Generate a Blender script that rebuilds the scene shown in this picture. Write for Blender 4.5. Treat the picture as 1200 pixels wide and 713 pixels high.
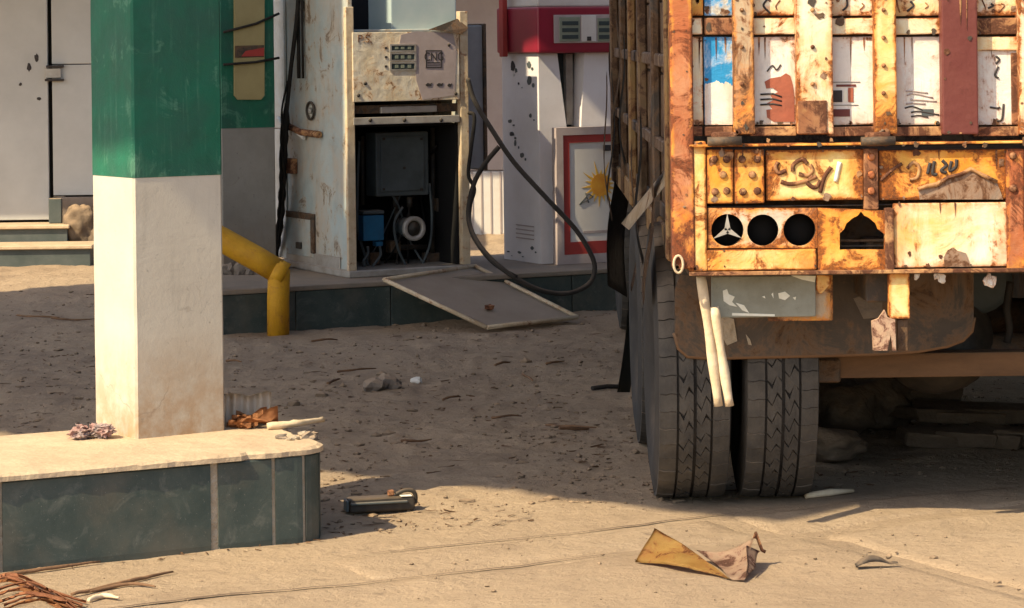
import bpy, bmesh, math, random
import numpy as np
from mathutils import Vector, Matrix, noise as mnoise
from mathutils.geometry import tessellate_polygon
random.seed(7)
for o in list(bpy.data.objects): bpy.data.objects.remove(o, do_unlink=True)
scene = bpy.context.scene
col = scene.collection
R = math.radians

# ------------------------------------------------------------------ camera, sky, sun, exposure
FPX, CAMH, HX, HY, ROLL = 3200.0, 1.75, 600.0, 40.0, R(0.7)
cd = bpy.data.cameras.new('camera'); cam = bpy.data.objects.new('camera', cd); col.objects.link(cam)
cd.sensor_width = 36.0; cd.lens = FPX/1200*36.0; cd.shift_y = -(356.5-HY)/1200
cd.clip_start = 0.1; cd.clip_end = 2000
cam.matrix_world = Matrix.Translation((0, 0, CAMH)) @ Matrix.Rotation(R(90), 4, 'X') @ Matrix.Rotation(-ROLL, 4, 'Z')
scene.camera = cam
SUN_EL, SUN_AZ = R(46), R(38)           # light travels towards (cos az, sin az)
world = bpy.data.worlds.new('World'); scene.world = world; world.use_nodes = True
wn = world.node_tree.nodes; bg = wn['Background']
sky = wn.new('ShaderNodeTexSky'); sky.sky_type = 'NISHITA'; sky.sun_disc = False
sky.sun_elevation = SUN_EL; sky.sun_rotation = R(232); sky.air_density = 1.0; sky.dust_density = 2.0; sky.ozone_density = 1.0
world.node_tree.links.new(sky.outputs[0], bg.inputs[0]); bg.inputs[1].default_value = 0.15
sl = bpy.data.lights.new('sun', 'SUN'); sl.energy = 4.6; sl.angle = R(0.5); sl.color = (1.0, 0.855, 0.59)
so = bpy.data.objects.new('sun', sl); col.objects.link(so); so.location = (-20, -20, 25)
sd = Vector((math.cos(SUN_AZ)*math.cos(SUN_EL), math.sin(SUN_AZ)*math.cos(SUN_EL), -math.sin(SUN_EL)))
so.rotation_euler = sd.to_track_quat('-Z', 'Y').to_euler()
vs = scene.view_settings
vs.view_transform = 'Standard'; vs.look = 'None'; vs.gamma = 1.0; vs.exposure = 0.80; vs.use_curve_mapping = False

# ------------------------------------------------------------------ pixel helpers
def ray(px, py):
    x, y = px-HX, HY-py
    c, s = math.cos(ROLL), math.sin(ROLL)
    return Vector(((c*x+s*y)/FPX, 1.0, (-s*x+c*y)/FPX))
def U(px, py, Y):
    r = ray(px, py); return Vector((r.x*Y, Y, CAMH+r.z*Y))
def G(px, py, z=0.0):
    r = ray(px, py); return U(px, py, (z-CAMH)/r.z)
class Plane:
    """vertical plane through O, along direction theta (0 = across the view); n points away from the camera"""
    def __init__(s, O, theta):
        s.O = Vector((O[0], O[1], 0)); s.e = Vector((math.cos(theta), math.sin(theta), 0)); s.n = Vector((-math.sin(theta), math.cos(theta), 0))
    def hit(s, px, py, b=0.0):
        r = ray(px, py); O = s.O+s.n*b
        t = (O.x*s.n.x+O.y*s.n.y)/(r.x*s.n.x+r.y*s.n.y)
        p = Vector((r.x*t, r.y*t, CAMH+r.z*t))
        d = p-O; return d.x*s.e.x+d.y*s.e.y, p.z
    def w(s, a, b, z): return s.O+s.e*a+s.n*b+Vector((0, 0, z))
    def mat(s):
        return Matrix(((s.e.x, s.n.x, 0, s.O.x), (s.e.y, s.n.y, 0, s.O.y), (0, 0, 1, 0), (0, 0, 0, 1)))
    def P(s, px, py, b=0.0):
        a, z = s.hit(px, py, b); return s.w(a, b, z)

# ------------------------------------------------------------------ mesh helpers
class MB:
    def __init__(s): s.bm = bmesh.new()
    def box(s, a0, b0, z0, a1, b1, z1, M=None, bev=0.004, seg=1):
        a0, a1 = min(a0, a1), max(a0, a1); b0, b1 = min(b0, b1), max(b0, b1); z0, z1 = min(z0, z1), max(z0, z1)
        t = bmesh.new(); bmesh.ops.create_cube(t, size=1.0)
        for v in t.verts:
            v.co = Vector((a0+(v.co.x+.5)*(a1-a0), b0+(v.co.y+.5)*(b1-b0), z0+(v.co.z+.5)*(z1-z0)))
        bev = min(bev, .45*min(a1-a0, b1-b0, z1-z0))
        if bev > 1e-4: bmesh.ops.bevel(t, geom=list(t.edges), offset=bev, segments=seg, affect='EDGES', profile=.6)
        return s._merge(t, M)
    def _merge(s, t, M=None):
        if M is not None: bmesh.ops.transform(t, matrix=M, verts=t.verts)
        mp = {}
        for v in t.verts: mp[v] = s.bm.verts.new(v.co)
        for f in t.faces:
            try:
                nf = s.bm.faces.new([mp[v] for v in f.verts]); nf.smooth = f.smooth
            except ValueError: pass
        t.free(); return s
    def pbox(s, pl, px0, py0, px1, py1, b0, b1, bev=0.004, seg=1):
        """box whose front face covers the pixel rectangle on plane pl at depth b0"""
        a0, z0 = pl.hit(px0, py1, b0); a1, z1 = pl.hit(px1, py0, b0)
        return s.box(a0, b0, z0, a1, b1, z1, pl.mat(), bev, seg)
    def prism(s, pts, b0, b1, M, holes=()):
        """polygon (a,z) with holes, extruded b0..b1"""
        t = bmesh.new(); loops = [list(pts)]+[list(h) for h in holes]
        flat = [p for l in loops for p in l]
        tris = tessellate_polygon([[Vector((p[0], p[1], 0)) for p in l] for l in loops])
        f = [t.verts.new((p[0], b0, p[1])) for p in flat]; k = [t.verts.new((p[0], b1, p[1])) for p in flat]
        for tr in tris:
            try: t.faces.new([f[i] for i in tr]); t.faces.new([k[i] for i in reversed(tr)])
            except ValueError: pass
        i0 = 0
        for l in loops:
            n = len(l)
            for i in range(n):
                a, b = i0+i, i0+(i+1) % n
                try: t.faces.new([f[a], f[b], k[b], k[a]])
                except ValueError: pass
            i0 += n
        bmesh.ops.recalc_face_normals(t, faces=t.faces)
        return s._merge(t, M)
    def pprism(s, pl, pix, b0, b1, holes=()):
        return s.prism([pl.hit(x, y, b0) for x, y in pix], b0, b1, pl.mat(), [[pl.hit(x, y, b0) for x, y in h] for h in holes])
    def tube(s, path, r, n=10, caps=True, closed=False):
        path = [Vector(p) for p in path]; N = len(path); rings = []
        up = Vector((0, 0, 1)); prev = None
        for i, p in enumerate(path):
            if closed: d = path[(i+1) % N]-path[i-1]
            else: d = path[min(i+1, N-1)]-path[max(i-1, 0)]
            d.normalize()
            if prev is None:
                x = d.cross(up)
                if x.length < .05: x = d.cross(Vector((1, 0, 0)))
            else: x = prev-d*prev.dot(d)
            x.normalize(); prev = x; y = d.cross(x)
            rr = r[i] if isinstance(r, (list, tuple)) else r
            rings.append([s.bm.verts.new(p+(x*math.cos(k*2*math.pi/n)+y*math.sin(k*2*math.pi/n))*rr) for k in range(n)])
        for i in range(N if closed else N-1):
            a, b = rings[i], rings[(i+1) % N]
            for k in range(n):
                f = s.bm.faces.new([a[k], a[(k+1) % n], b[(k+1) % n], b[k]]); f.smooth = True
        if caps and not closed:
            s.bm.faces.new(rings[0][::-1]); s.bm.faces.new(rings[-1])
        return s
    def lathe(s, prof, M, n=48, smooth=True):
        """profile of (x along axis, radius) spun round the local x axis"""
        t = bmesh.new(); rings = []
        for x, r in prof:
            rings.append([t.verts.new((x, r*math.cos(k*2*math.pi/n), r*math.sin(k*2*math.pi/n))) for k in range(n)])
        for a, b in zip(rings, rings[1:]):
            for k in range(n):
                f = t.faces.new([a[k], b[k], b[(k+1) % n], a[(k+1) % n]]); f.smooth = smooth
        bmesh.ops.recalc_face_normals(t, faces=t.faces)
        return s._merge(t, M)
    def lump(s, c, r, sub=2, amp=.35, freq=3.0, seed=0, flat=None, smooth=False):
        t = bmesh.new(); bmesh.ops.create_icosphere(t, subdivisions=sub, radius=1.0)
        off = Vector((seed*3.7, seed*1.3, -seed*2.1))
        for v in t.verts:
            d = 1+amp*mnoise.noise(v.co*freq*.5+off)+.5*amp*mnoise.noise(v.co*freq+off)
            v.co = Vector((v.co.x*r[0]*d, v.co.y*r[1]*d, v.co.z*r[2]*d))
            if flat is not None and v.co.z < flat: v.co.z = flat
            v.co += Vector(c)
        for f in t.faces: f.smooth = smooth
        return s._merge(t)
    def grid(s, fn, nu, nv, smooth=True):
        vs_ = [[s.bm.verts.new(fn(i/nu, j/nv)) for j in range(nv+1)] for i in range(nu+1)]
        for i in range(nu):
            for j in range(nv):
                f = s.bm.faces.new([vs_[i][j], vs_[i+1][j], vs_[i+1][j+1], vs_[i][j+1]]); f.smooth = smooth
        return s
    def solidify(s, th):
        bmesh.ops.solidify(s.bm, geom=list(s.bm.faces), thickness=th); return s
    def jitter(s, amp, freq=8.0):
        for v in s.bm.verts:
            v.co += amp*mnoise.noise_vector(v.co*freq)
        return s

WL = {}
def link(o, parent, loc):
    col.objects.link(o)
    if parent is not None:
        o.parent = parent; o.location = Vector(loc)-WL[parent.name]
    else: o.location = loc
    WL[o.name] = Vector(loc)
    return o
def tag(o, label=None, cat=None, group=None, kind=None):
    for k, v in (('label', label), ('category', cat), ('group', group), ('kind', kind)):
        if v: o[k] = v
    return o
def thing(name, loc, label, cat, group=None):
    o = bpy.data.objects.new(name, None); o.empty_display_size = .2
    return tag(link(o, None, Vector(loc)), label, cat, group)
def build(name, mb, mat, parent=None, label=None, cat=None, group=None, kind=None, recalc=True):
    bm = mb.bm
    if recalc: bmesh.ops.recalc_face_normals(bm, faces=bm.faces)
    co = [v.co for v in bm.verts]
    lo = Vector([min(c[i] for c in co) for i in range(3)]); hi = Vector([max(c[i] for c in co) for i in range(3)])
    c = (lo+hi)/2; c.z = lo.z
    for v in bm.verts: v.co -= c
    me = bpy.data.meshes.new(name); bm.to_mesh(me); bm.free()
    me.materials.append(mat)
    return tag(link(bpy.data.objects.new(name, me), parent, c), label, cat, group, kind)
def inst(src, loc, parent=None):
    o = bpy.data.objects.new(src.name.split('.')[0], src.data); return link(o, parent, Vector(loc))
def spline(pts, k=8):
    P = [Vector(p) for p in pts]; P = [2*P[0]-P[1]]+P+[2*P[-1]-P[-2]]; out = []
    for i in range(1, len(P)-2):
        for j in range(k):
            t = j/k; a, b, c, d = P[i-1:i+3]
            out.append(.5*((2*b)+(c-a)*t+(2*a-5*b+4*c-d)*t*t+(3*b-a-3*c+d)*t**3))
    out.append(P[-2]); return out
def text_mesh(body, size, extrude, M):
    cu = bpy.data.curves.new('lettering', 'FONT'); cu.body = body; cu.size = size; cu.extrude = extrude; cu.align_x = 'CENTER'; cu.align_y = 'CENTER'
    to = bpy.data.objects.new('lettering_tmp', cu); col.objects.link(to)
    dg = bpy.context.evaluated_depsgraph_get(); me = bpy.data.meshes.new_from_object(to.evaluated_get(dg))
    bpy.data.objects.remove(to, do_unlink=True)
    m = MB(); m.bm.from_mesh(me); bmesh.ops.transform(m.bm, matrix=M, verts=m.bm.verts); bpy.data.meshes.remove(me)
    return m

# ------------------------------------------------------------------ materials
def lin(c):
    return tuple(((x/255)/12.92 if x/255 <= .04045 else ((x/255+.055)/1.055)**2.4) for x in c)+(1,)
class NT:
    def __init__(s, name):
        s.m = bpy.data.materials.new(name); s.m.use_nodes = True; s.t = s.m.node_tree; s.N = s.t.nodes; s.L = s.t.links
        s.b = s.N['Principled BSDF']
        tc = s.N.new('ShaderNodeTexCoord'); oi = s.N.new('ShaderNodeObjectInfo')
        mul = s.N.new('ShaderNodeMath'); mul.operation = 'MULTIPLY'; mul.inputs[1].default_value = 53.0
        s.L.new(oi.outputs['Random'], mul.inputs[0])
        add = s.N.new('ShaderNodeVectorMath'); add.operation = 'ADD'
        s.L.new(tc.outputs['Object'], add.inputs[0]); s.L.new(mul.outputs[0], add.inputs[1])
        s.co = add.outputs[0]; s.rnd = oi.outputs['Random']
    def noise(s, scale, detail=6, rough=.6, stretch=None, dist=0.0):
        n = s.N.new('ShaderNodeTexNoise'); n.inputs['Scale'].default_value = scale; n.inputs['Detail'].default_value = detail
        n.inputs['Roughness'].default_value = rough; n.inputs['Distortion'].default_value = dist
        if stretch:
            mp = s.N.new('ShaderNodeMapping'); mp.inputs['Scale'].default_value = stretch; s.L.new(s.co, mp.inputs[0]); s.L.new(mp.outputs[0], n.inputs['Vector'])
        else: s.L.new(s.co, n.inputs['Vector'])
        return n.outputs['Fac']
    def ramp(s, f, a, b, lo=0.0, hi=1.0):
        n = s.N.new('ShaderNodeMapRange'); n.inputs[1].default_value = a; n.inputs[2].default_value = b; n.inputs[3].default_value = lo; n.inputs[4].default_value = hi
        n.clamp = True; s.L.new(f, n.inputs[0]); return n.outputs[0]
    def mix(s, f, a, b):
        n = s.N.new('ShaderNodeMix'); n.data_type = 'RGBA'
        for v, i in ((f, 0), (a, 6), (b, 7)):
            if hasattr(v, 'node'): s.L.new(v, n.inputs[i])
            else: n.inputs[i].default_value = v
        return n.outputs[2]
    def math(s, op, a, b):
        n = s.N.new('ShaderNodeMath'); n.operation = op; n.use_clamp = op in ('ADD', 'MULTIPLY')
        for v, i in ((a, 0), (b, 1)):
            if hasattr(v, 'node'): s.L.new(v, n.inputs[i])
            else: n.inputs[i].default_value = v
        return n.outputs[0]
    def up(s):
        g = s.N.new('ShaderNodeNewGeometry'); x = s.N.new('ShaderNodeSeparateXYZ'); s.L.new(g.outputs['Normal'], x.inputs[0]); return x.outputs[2]
    def bump(s, h, strength, dist, prev=None):
        n = s.N.new('ShaderNodeBump'); n.inputs['Strength'].default_value = strength; n.inputs['Distance'].default_value = dist
        s.L.new(h, n.inputs['Height'])
        if prev is not None: s.L.new(prev, n.inputs['Normal'])
        return n.outputs[0]
    def out(s, c, rough=.8, normal=None, metal=0.0, spec=.3):
        if hasattr(c, 'node'): s.L.new(c, s.b.inputs['Base Color'])
        else: s.b.inputs['Base Color'].default_value = c
        if hasattr(rough, 'node'): s.L.new(rough, s.b.inputs['Roughness'])
        else: s.b.inputs['Roughness'].default_value = rough
        s.b.inputs['Metallic'].default_value = metal; s.b.inputs['Specular IOR Level'].default_value = spec
        if normal is not None: s.L.new(normal, s.b.inputs['Normal'])
        return s.m
DUST = (.40, .27, .16, 1)
def plain(name, c, c2=None, scale=4, rough=.8, bump=.25, bscale=70, bdist=.004, dust=0.0, speck=0.0, metal=0.0, spec=.3, stretch=None):
    n = NT(name); c = tuple(c[:3])+(1,); c2 = tuple((c2 or [x*.7 for x in c])[:3])+(1,)
    k = n.mix(n.ramp(n.noise(scale, 7, .65, stretch), .35, .68), c, c2)
    f = n.noise(bscale, 5, .7)
    if speck: k = n.mix(n.ramp(f, .60, .72, 0, speck), k, tuple(x*.25 for x in c[:3])+(1,))
    if dust: k = n.mix(n.math('MULTIPLY', n.ramp(n.up(), .2, .9, 0, dust), n.ramp(n.noise(6, 6), .2, .6, .35, 1.0)), k, DUST)
    nb = n.bump(f, bump, bdist); nb = n.bump(n.noise(scale*1.5, 3), bump*.8, bdist*4, nb)
    return n.out(k, rough, nb, metal, spec)
def rusty(name, c1, c2, rust=(.20, .068, .022), rust2=(.07, .028, .014), amt=.5, scale=5.0, streak=.5, rough=.62, tint=None, tint_amt=.5, border=.0, stain_amt=.9):
    """worn paint: two paint tones, an orange stain layer, rust patches with vertical runs, fine pits"""
    n = NT(name); c1 = tuple(c1[:3])+(1,); c2 = tuple(c2[:3])+(1,); rust = tuple(rust[:3])+(1,); rust2 = tuple(rust2[:3])+(1,)
    k = n.mix(n.ramp(n.noise(scale*.8, 6, .6), .38, .62), c1, c2)
    st = n.noise(1.0, 6, .65, (scale*4, scale*4, scale*.5))
    if tint: k = n.mix(n.math('MULTIPLY', n.ramp(n.noise(scale*.55, 7, .68, None, .6), .5-.2*tint_amt, .72-.2*tint_amt), n.ramp(st, .3, .6, .55, 1.0)), k, tuple(tint[:3])+(1,))
    big = n.noise(scale*1.25, 10, .76, None, .7)
    h = n.math('ADD', big, n.math('MULTIPLY', n.ramp(st, .45, .75), .16*streak))
    if border:
        tc = n.N.new('ShaderNodeTexCoord'); sx = n.N.new('ShaderNodeSeparateXYZ'); n.L.new(tc.outputs['Generated'], sx.inputs[0])
        ab = lambda o: n.math('ABSOLUTE', n.math('SUBTRACT', o, .5), 0.0)
        ed = n.math('MAXIMUM', n.ramp(ab(sx.outputs[0]), .36, .5), n.ramp(ab(sx.outputs[2]), .42, .5))
        wide = n.math('MAXIMUM', n.ramp(ab(sx.outputs[0]), .18, .47), n.ramp(ab(sx.outputs[2]), .26, .49))
        stain = n.math('MULTIPLY', n.ramp(n.math('ADD', n.noise(scale*1.4, 8, .7, None, .5), n.math('MULTIPLY', wide, .42)), .66, .86), stain_amt)
        k = n.mix(stain, k, n.mix(n.ramp(n.noise(scale*3, 6), .4, .6), (.58, .17, .014, 1), (.62, .29, .04, 1)))
        h = n.math('ADD', h, n.math('MULTIPLY', ed, border))
    mask = n.ramp(h, 1.0-amt-.02, 1.0-amt+.05)
    halo = n.ramp(h, 1.0-amt-.09, 1.0-amt+.02, 0, .55)
    k = n.mix(halo, k, tuple(min(.75, x*1.9) for x in rust[:3])+(1,))
    fine = n.noise(scale*14, 7, .75)
    drip = n.noise(1.0, 7, .72, (scale*9, scale*9, scale*.45))
    k = n.mix(n.math('MULTIPLY', n.ramp(drip, .56, .68, 0, .6), n.ramp(big, .4, .6)), k, tuple(min(1, x*1.5) for x in rust[:3])+(1,))
    k = n.mix(mask, k, n.mix(n.ramp(fine, .35, .62), rust2, rust))
    k = n.mix(n.ramp(fine, .66, .74, 0, .7), k, rust2)
    k = n.mix(n.ramp(n.noise(scale*2.3, 4), .5, .8, 0, .35), k, tuple(x*.45 for x in c1[:3])+(1,))
    nb = n.bump(n.math('SUBTRACT', n.ramp(big, .3, .8), n.math('MULTIPLY', mask, .5)), .55, .006)
    nb = n.bump(fine, .35, .003, nb); nb = n.bump(n.noise(scale*.7, 2), .5, .03, nb)
    return n.out(k, n.ramp(mask, 0, 1, rough, .92), nb, 0.0, .3)

M = {}
def plaster(name, c, c2, dirt):
    n = NT(name); k = n.mix(n.ramp(n.noise(3, 7, .65), .35, .68), c, c2)
    tc = n.N.new('ShaderNodeTexCoord'); sx = n.N.new('ShaderNodeSeparateXYZ'); n.L.new(tc.outputs['Object'], sx.inputs[0])
    low = n.ramp(sx.outputs[2], .0, .42, 1, 0)
    k = n.mix(n.math('MULTIPLY', low, n.ramp(n.noise(11, 8, .7), .28, .60, 0, .9)), k, dirt)
    k = n.mix(n.ramp(n.noise(1.0, 7, .7, (14, 14, 1.6)), .55, .8, 0, .4), k, tuple(x*.62 for x in c2[:3])+(1,))
    k = n.mix(n.ramp(n.noise(30, 6, .7), .63, .72, 0, .6), k, tuple(x*.45 for x in c2[:3])+(1,))
    # hairline cracks
    v = n.N.new('ShaderNodeTexVoronoi'); v.feature = 'DISTANCE_TO_EDGE'; v.inputs['Scale'].default_value = 2.1
    w = n.N.new('ShaderNodeVectorMath'); w.operation = 'ADD'; nz = n.N.new('ShaderNodeTexNoise'); nz.inputs['Scale'].default_value = 5; nz.inputs['Detail'].default_value = 5; n.L.new(n.co, nz.inputs['Vector'])
    sc = n.N.new('ShaderNodeVectorMath'); sc.operation = 'SCALE'; sc.inputs['Scale'].default_value = .25; n.L.new(nz.outputs['Color'], sc.inputs[0]); n.L.new(n.co, w.inputs[0]); n.L.new(sc.outputs[0], w.inputs[1]); n.L.new(w.outputs[0], v.inputs['Vector'])
    crack = n.math('MULTIPLY', n.ramp(v.outputs['Distance'], .0, .007, 1, 0), n.ramp(n.noise(1.7, 3), .52, .6))
    k = n.mix(n.math('MULTIPLY', crack, .7), k, (.16, .12, .085, 1))
    nb = n.bump(n.noise(45, 5, .7), .4, .003); nb = n.bump(n.noise(4, 4), .2, .008, nb); nb = n.bump(crack, -.6, .004, nb)
    return n.out(k, .9, nb, 0, .2)
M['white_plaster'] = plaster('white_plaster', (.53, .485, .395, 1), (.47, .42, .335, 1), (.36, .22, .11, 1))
M['shaded_plaster'] = plaster('shaded_plaster', (.27, .25, .215, 1), (.21, .19, .16, 1), (.20, .14, .09, 1))  # the same white plaster, its colour darkened to stand for canopy shade
M['green_paint'] = rusty('green_paint', (.010, .118, .065), (.022, .092, .060), rust=(.075, .17, .11), rust2=(.03, .12, .075), amt=.315, scale=5, streak=.9, rough=.66)
def granite():
    n = NT('green_granite'); k = n.mix(n.ramp(n.noise(5, 7, .65), .35, .68), (.030, .045, .040, 1), (.060, .074, .062, 1))
    k = n.mix(n.ramp(n.noise(9, 9, .72, None, .8), .54, .76, 0, .7), k, (.15, .15, .125, 1))
    k = n.mix(n.ramp(n.noise(2.4, 6, .6), .5, .75, 0, .5), k, (.17, .13, .09, 1))
    k = n.mix(n.ramp(n.noise(120, 4, .7), .63, .72, 0, .6), k, (.21, .20, .17, 1))
    k = n.mix(n.ramp(n.noise(26, 5, .7), .69, .74, 0, .8), k, (.42, .38, .31, 1))
    nb = n.bump(n.noise(110, 4), .25, .002); nb = n.bump(n.noise(8, 5), .3, .006, nb)
    return n.out(k, n.ramp(n.noise(7, 5), .3, .7, .42, .75), nb, 0, .35)
M['granite'] = granite()
M['mortar'] = plain('mortar', (.40, .33, .24), (.28, .22, .15), 14, .95, .8, 40, .006)
M['cement'] = plain('dusty_cement', (.52, .40, .26), (.42, .31, .20), 6, .95, .6, 50, .006, .3, .2)
M['rag'] = plain('rag', (.30, .26, .235), (.30, .13, .10), 22, .95, .5, 120, .003)
M['leaf'] = plain('dry_leaf', (.38, .16, .06), (.25, .10, .04), 18, .85, .5, 60, .004)
M['pale_wood'] = plain('pale_wood', (.66, .53, .36), (.50, .37, .22), 10, .8, .4, 60, .003, 0, .2)
M['stick'] = plain('brown_stick', (.22, .12, .06), (.12, .065, .035), 15, .9, .5, 60, .004)
M['husk'] = plain('red_husk', (.42, .18, .09), (.26, .10, .05), 12, .8, .4, 40, .004)
M['black_rubber'] = plain('black_rubber', (.016, .014, .012), (.030, .025, .020), 8, .75, .3, 60, .002, .05, 0, 0, .15)
M['black_metal'] = plain('black_metal', (.024, .020, .016), (.055, .043, .03), 14, .6, .3, 60, .002, .2)
M['tyre'] = plain('tyre_rubber', (.048, .044, .039), (.095, .083, .068), 9, .9, .6, 60, .004, .35, .35)
M['tyre_deep'] = plain('tyre_groove', (.016, .014, .012), (.03, .026, .022), 9, .95, .3, 70, .002)
M['yellow_pipe'] = rusty('yellow_pipe', (.62, .32, .015), (.52, .25, .012), amt=.36, scale=7, streak=.3)
M['grey_door'] = plain('grey_door', (.50, .49, .45), (.43, .42, .385), 2.2, .6, .25, 20, .004, 0, 0, 0, .35)
M['grey_wall'] = plain('mauve_wall', (.40, .33, .29), (.33, .26, .23), 2.5, .9, .3, 30, .004)
M['white_wall'] = plain('white_wall', (.62, .57, .50), (.52, .46, .39), 3, .9, .3, 30, .004)
M['dark_step'] = plain('dark_step', (.055, .068, .062), (.09, .10, .09), 5, .55, .2, 60, .002, .9)
M['dark'] = plain('recess_shade', (.005, .0045, .004), (.008, .007, .006), 6, .9, .2, 40, .002)  # near-black colour carries the shade of open recesses
M['sack'] = plain('sack_cloth', (.36, .29, .22), (.24, .19, .145), 12, .95, .6, 160, .003, .4)
M['rock'] = plain('grey_rock', (.20, .165, .13), (.13, .105, .085), 9, .95, .7, 40, .006, .5)
M['clod'] = plain('soil_clod', (.165, .12, .08), (.105, .073, .047), 9, .95, .7, 40, .006, .6)
M['cream_rust'] = rusty('cream_rust', (.70, .62, .48), (.66, .54, .36), rust=(.36, .20, .09), amt=.40, scale=9, streak=.3)
M['blue_rust'] = rusty('blue_grey_rust', (.36, .42, .40), (.44, .46, .41), rust=(.26, .19, .12), rust2=(.13, .10, .07), amt=.40, scale=4, streak=.6, tint=(.46, .37, .27), tint_amt=.35)
M['tan_post'] = rusty('tan_post', (.60, .48, .32), (.52, .39, .24), amt=.36, scale=9, streak=.6)
M['pale_blue'] = plain('pale_blue_metal', (.38, .47, .46), (.46, .52, .50), 4, .45, .2, 40, .003, .3)
M['steel_bar'] = plain('grey_steel', (.45, .42, .37), (.32, .28, .23), 10, .45, .3, 60, .002, .3, .2, .3)
M['encl'] = plain('grey_enclosure', (.085, .10, .10), (.055, .065, .063), 6, .55, .2, 40, .002, .3)
M['blue_box'] = plain('blue_plastic', (.02, .14, .26), (.02, .09, .17), 8, .5, .2, 40, .002)
M['tan_sheet'] = plain('tan_sheet', (.64, .55, .44), (.56, .47, .36), 4, .65, .3, 30, .004, .3, .12)
M['red_paint'] = plain('red_paint', (.26, .010, .028), (.21, .010, .022), 3, .42, .15, 30, .003, .25, 0, 0, .5)
M['pump_white'] = plain('pump_white', (.74, .69, .66), (.66, .60, .56), 3, .55, .2, 30, .003, .2, .1)
M['pump_dark'] = plain('pump_dark', (.03, .045, .045), (.05, .065, .062), 6, .4, .1, 40, .002)
M['display'] = plain('display_green', (.24, .26, .19), (.19, .21, .15), 10, .3, .1, 40, .002, 0, 0, 0, .5)
M['board_white'] = plain('board_white', (.62, .58, .52), (.55, .50, .44), 4, .5, .15, 40, .002, 0, .1)
M['board_red'] = plain('board_red', (.38, .045, .035), (.30, .04, .03), 5, .6, .2, 40, .002)
M['board_frame'] = plain('board_frame', (.42, .34, .31), (.34, .27, .24), 8, .6, .2, 60, .002)
M['sun_yellow'] = plain('sun_yellow', (.66, .40, .06), (.60, .33, .05), 20, .6, .1)
M['sun_orange'] = plain('sun_orange', (.62, .30, .03), (.56, .20, .02), 20, .6, .1)
M['ink'] = plain('ink', (.035, .03, .028), (.06, .05, .045), 30, .8, .1)
M['white_trim'] = plain('white_trim', (.72, .70, .64), (.60, .55, .45), 10, .6, .3, 50, .003)
# truck paints
RU = (.36, .105, .018)
M['torn'] = rusty('bare_torn_metal', (.24, .17, .12), (.30, .20, .13), (.16, .075, .035), amt=.48, scale=9)
M['orange'] = rusty('rusted_orange_paint', (.68, .24, .02), (.70, .33, .04), RU, amt=.43, scale=6, tint=(.76, .50, .16), tint_amt=.5, border=.17, stain_amt=.8)
M['orange2'] = rusty('rusted_amber_paint', (.72, .32, .03), (.74, .45, .10), RU, amt=.41, scale=6.5, tint=(.80, .62, .30), tint_amt=.6, border=.15, stain_amt=.75)
M['redrust'] = rusty('red_oxide_paint', (.36, .10, .035), (.44, .15, .05), (.22, .06, .022), amt=.46, scale=6, tint=(.50, .25, .13), tint_amt=.3, border=.10)
M['cream'] = rusty('cream_paint', (.74, .64, .42), (.78, .71, .54), RU, amt=.39, scale=7, tint=(.76, .50, .15), tint_amt=.28, border=.15, stain_amt=.38)
M['tpanel'] = rusty('white_panel_paint', (.74, .695, .61), (.68, .62, .53), (.28, .12, .05), amt=.365, scale=6, streak=.8, rough=.6, border=.07, stain_amt=.22)
M['tpanel_warm'] = rusty('warm_white_paint', (.78, .70, .54), (.74, .62, .42), RU, amt=.37, scale=6, streak=.8, rough=.6, tint=(.74, .44, .10), tint_amt=.22, border=.08, stain_amt=.45)
M['blue'] = rusty('blue_panel_paint', (.016, .20, .45), (.022, .25, .50), (.60, .56, .46), (.3, .25, .2), amt=.42, scale=7, streak=.6, rough=.5)
M['tangrey'] = rusty('tan_post_paint', (.42, .30, .18), (.48, .37, .24), (.20, .08, .03), amt=.42, scale=7, border=.1)
M['maroon'] = plain('maroon_paint', (.115, .026, .021), (.155, .046, .034), 5, .6, .3, 30, .004, .1, .3)
M['brownrust'] = rusty('brown_rust', (.26, .10, .04), (.34, .17, .075), (.13, .05, .025), amt=.5, scale=8, tint=(.60, .36, .14), tint_amt=.25)
M['silver'] = rusty('lamp_plate_metal', (.52, .46, .37), (.60, .48, .33), RU, amt=.42, scale=9, tint=(.62, .34, .09), tint_amt=.4, border=.12)
M['oldplate'] = plain('old_number_plate', (.30, .30, .24), (.22, .21, .155), 7, .7, .4, 50, .003, .1, .3)
M['white_flake'] = plain('white_flake', (.80, .78, .66), (.7, .66, .5), 20, .7, .2)
M['under'] = rusty('underbody_paint', (.050, .039, .029), (.075, .056, .040), (.12, .065, .03), (.05, .03, .02), amt=.45, scale=4)
M['beam'] = plain('brown_beam', (.17, .092, .045), (.12, .066, .034), 5, .85, .4, 50, .004, .3, .2, 0, .3, (1, 4, 4))
M['sidewood'] = rusty('weathered_side_boards', (.125, .078, .036), (.08, .05, .026), (.12, .065, .035), (.04, .025, .018), amt=.50, scale=7, streak=.4, tint=(.21, .135, .06), tint_amt=.35)
M['sidepost'] = rusty('side_post_paint', (.25, .14, .042), (.27, .18, .075), (.15, .07, .03), amt=.46, scale=7, streak=.4)
M['patch'] = plain('red_brown_patch', (.34, .10, .055), (.26, .085, .05), 14, .85, .4, 40, .003)
M['roof_sheet'] = plain('roof_sheet', (.42, .42, .40), (.34, .33, .30), 2, .6, .1, 30, .003)
M['bracket_yellow'] = rusty('bent_sheet_yellow', (.42, .25, .07), (.36, .19, .045), amt=.43, scale=14, streak=.2)
M['bracket_pink'] = rusty('bent_sheet_inside', (.42, .29, .20), (.48, .32, .20), (.19, .09, .06), amt=.45, scale=12, streak=.2)

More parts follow.
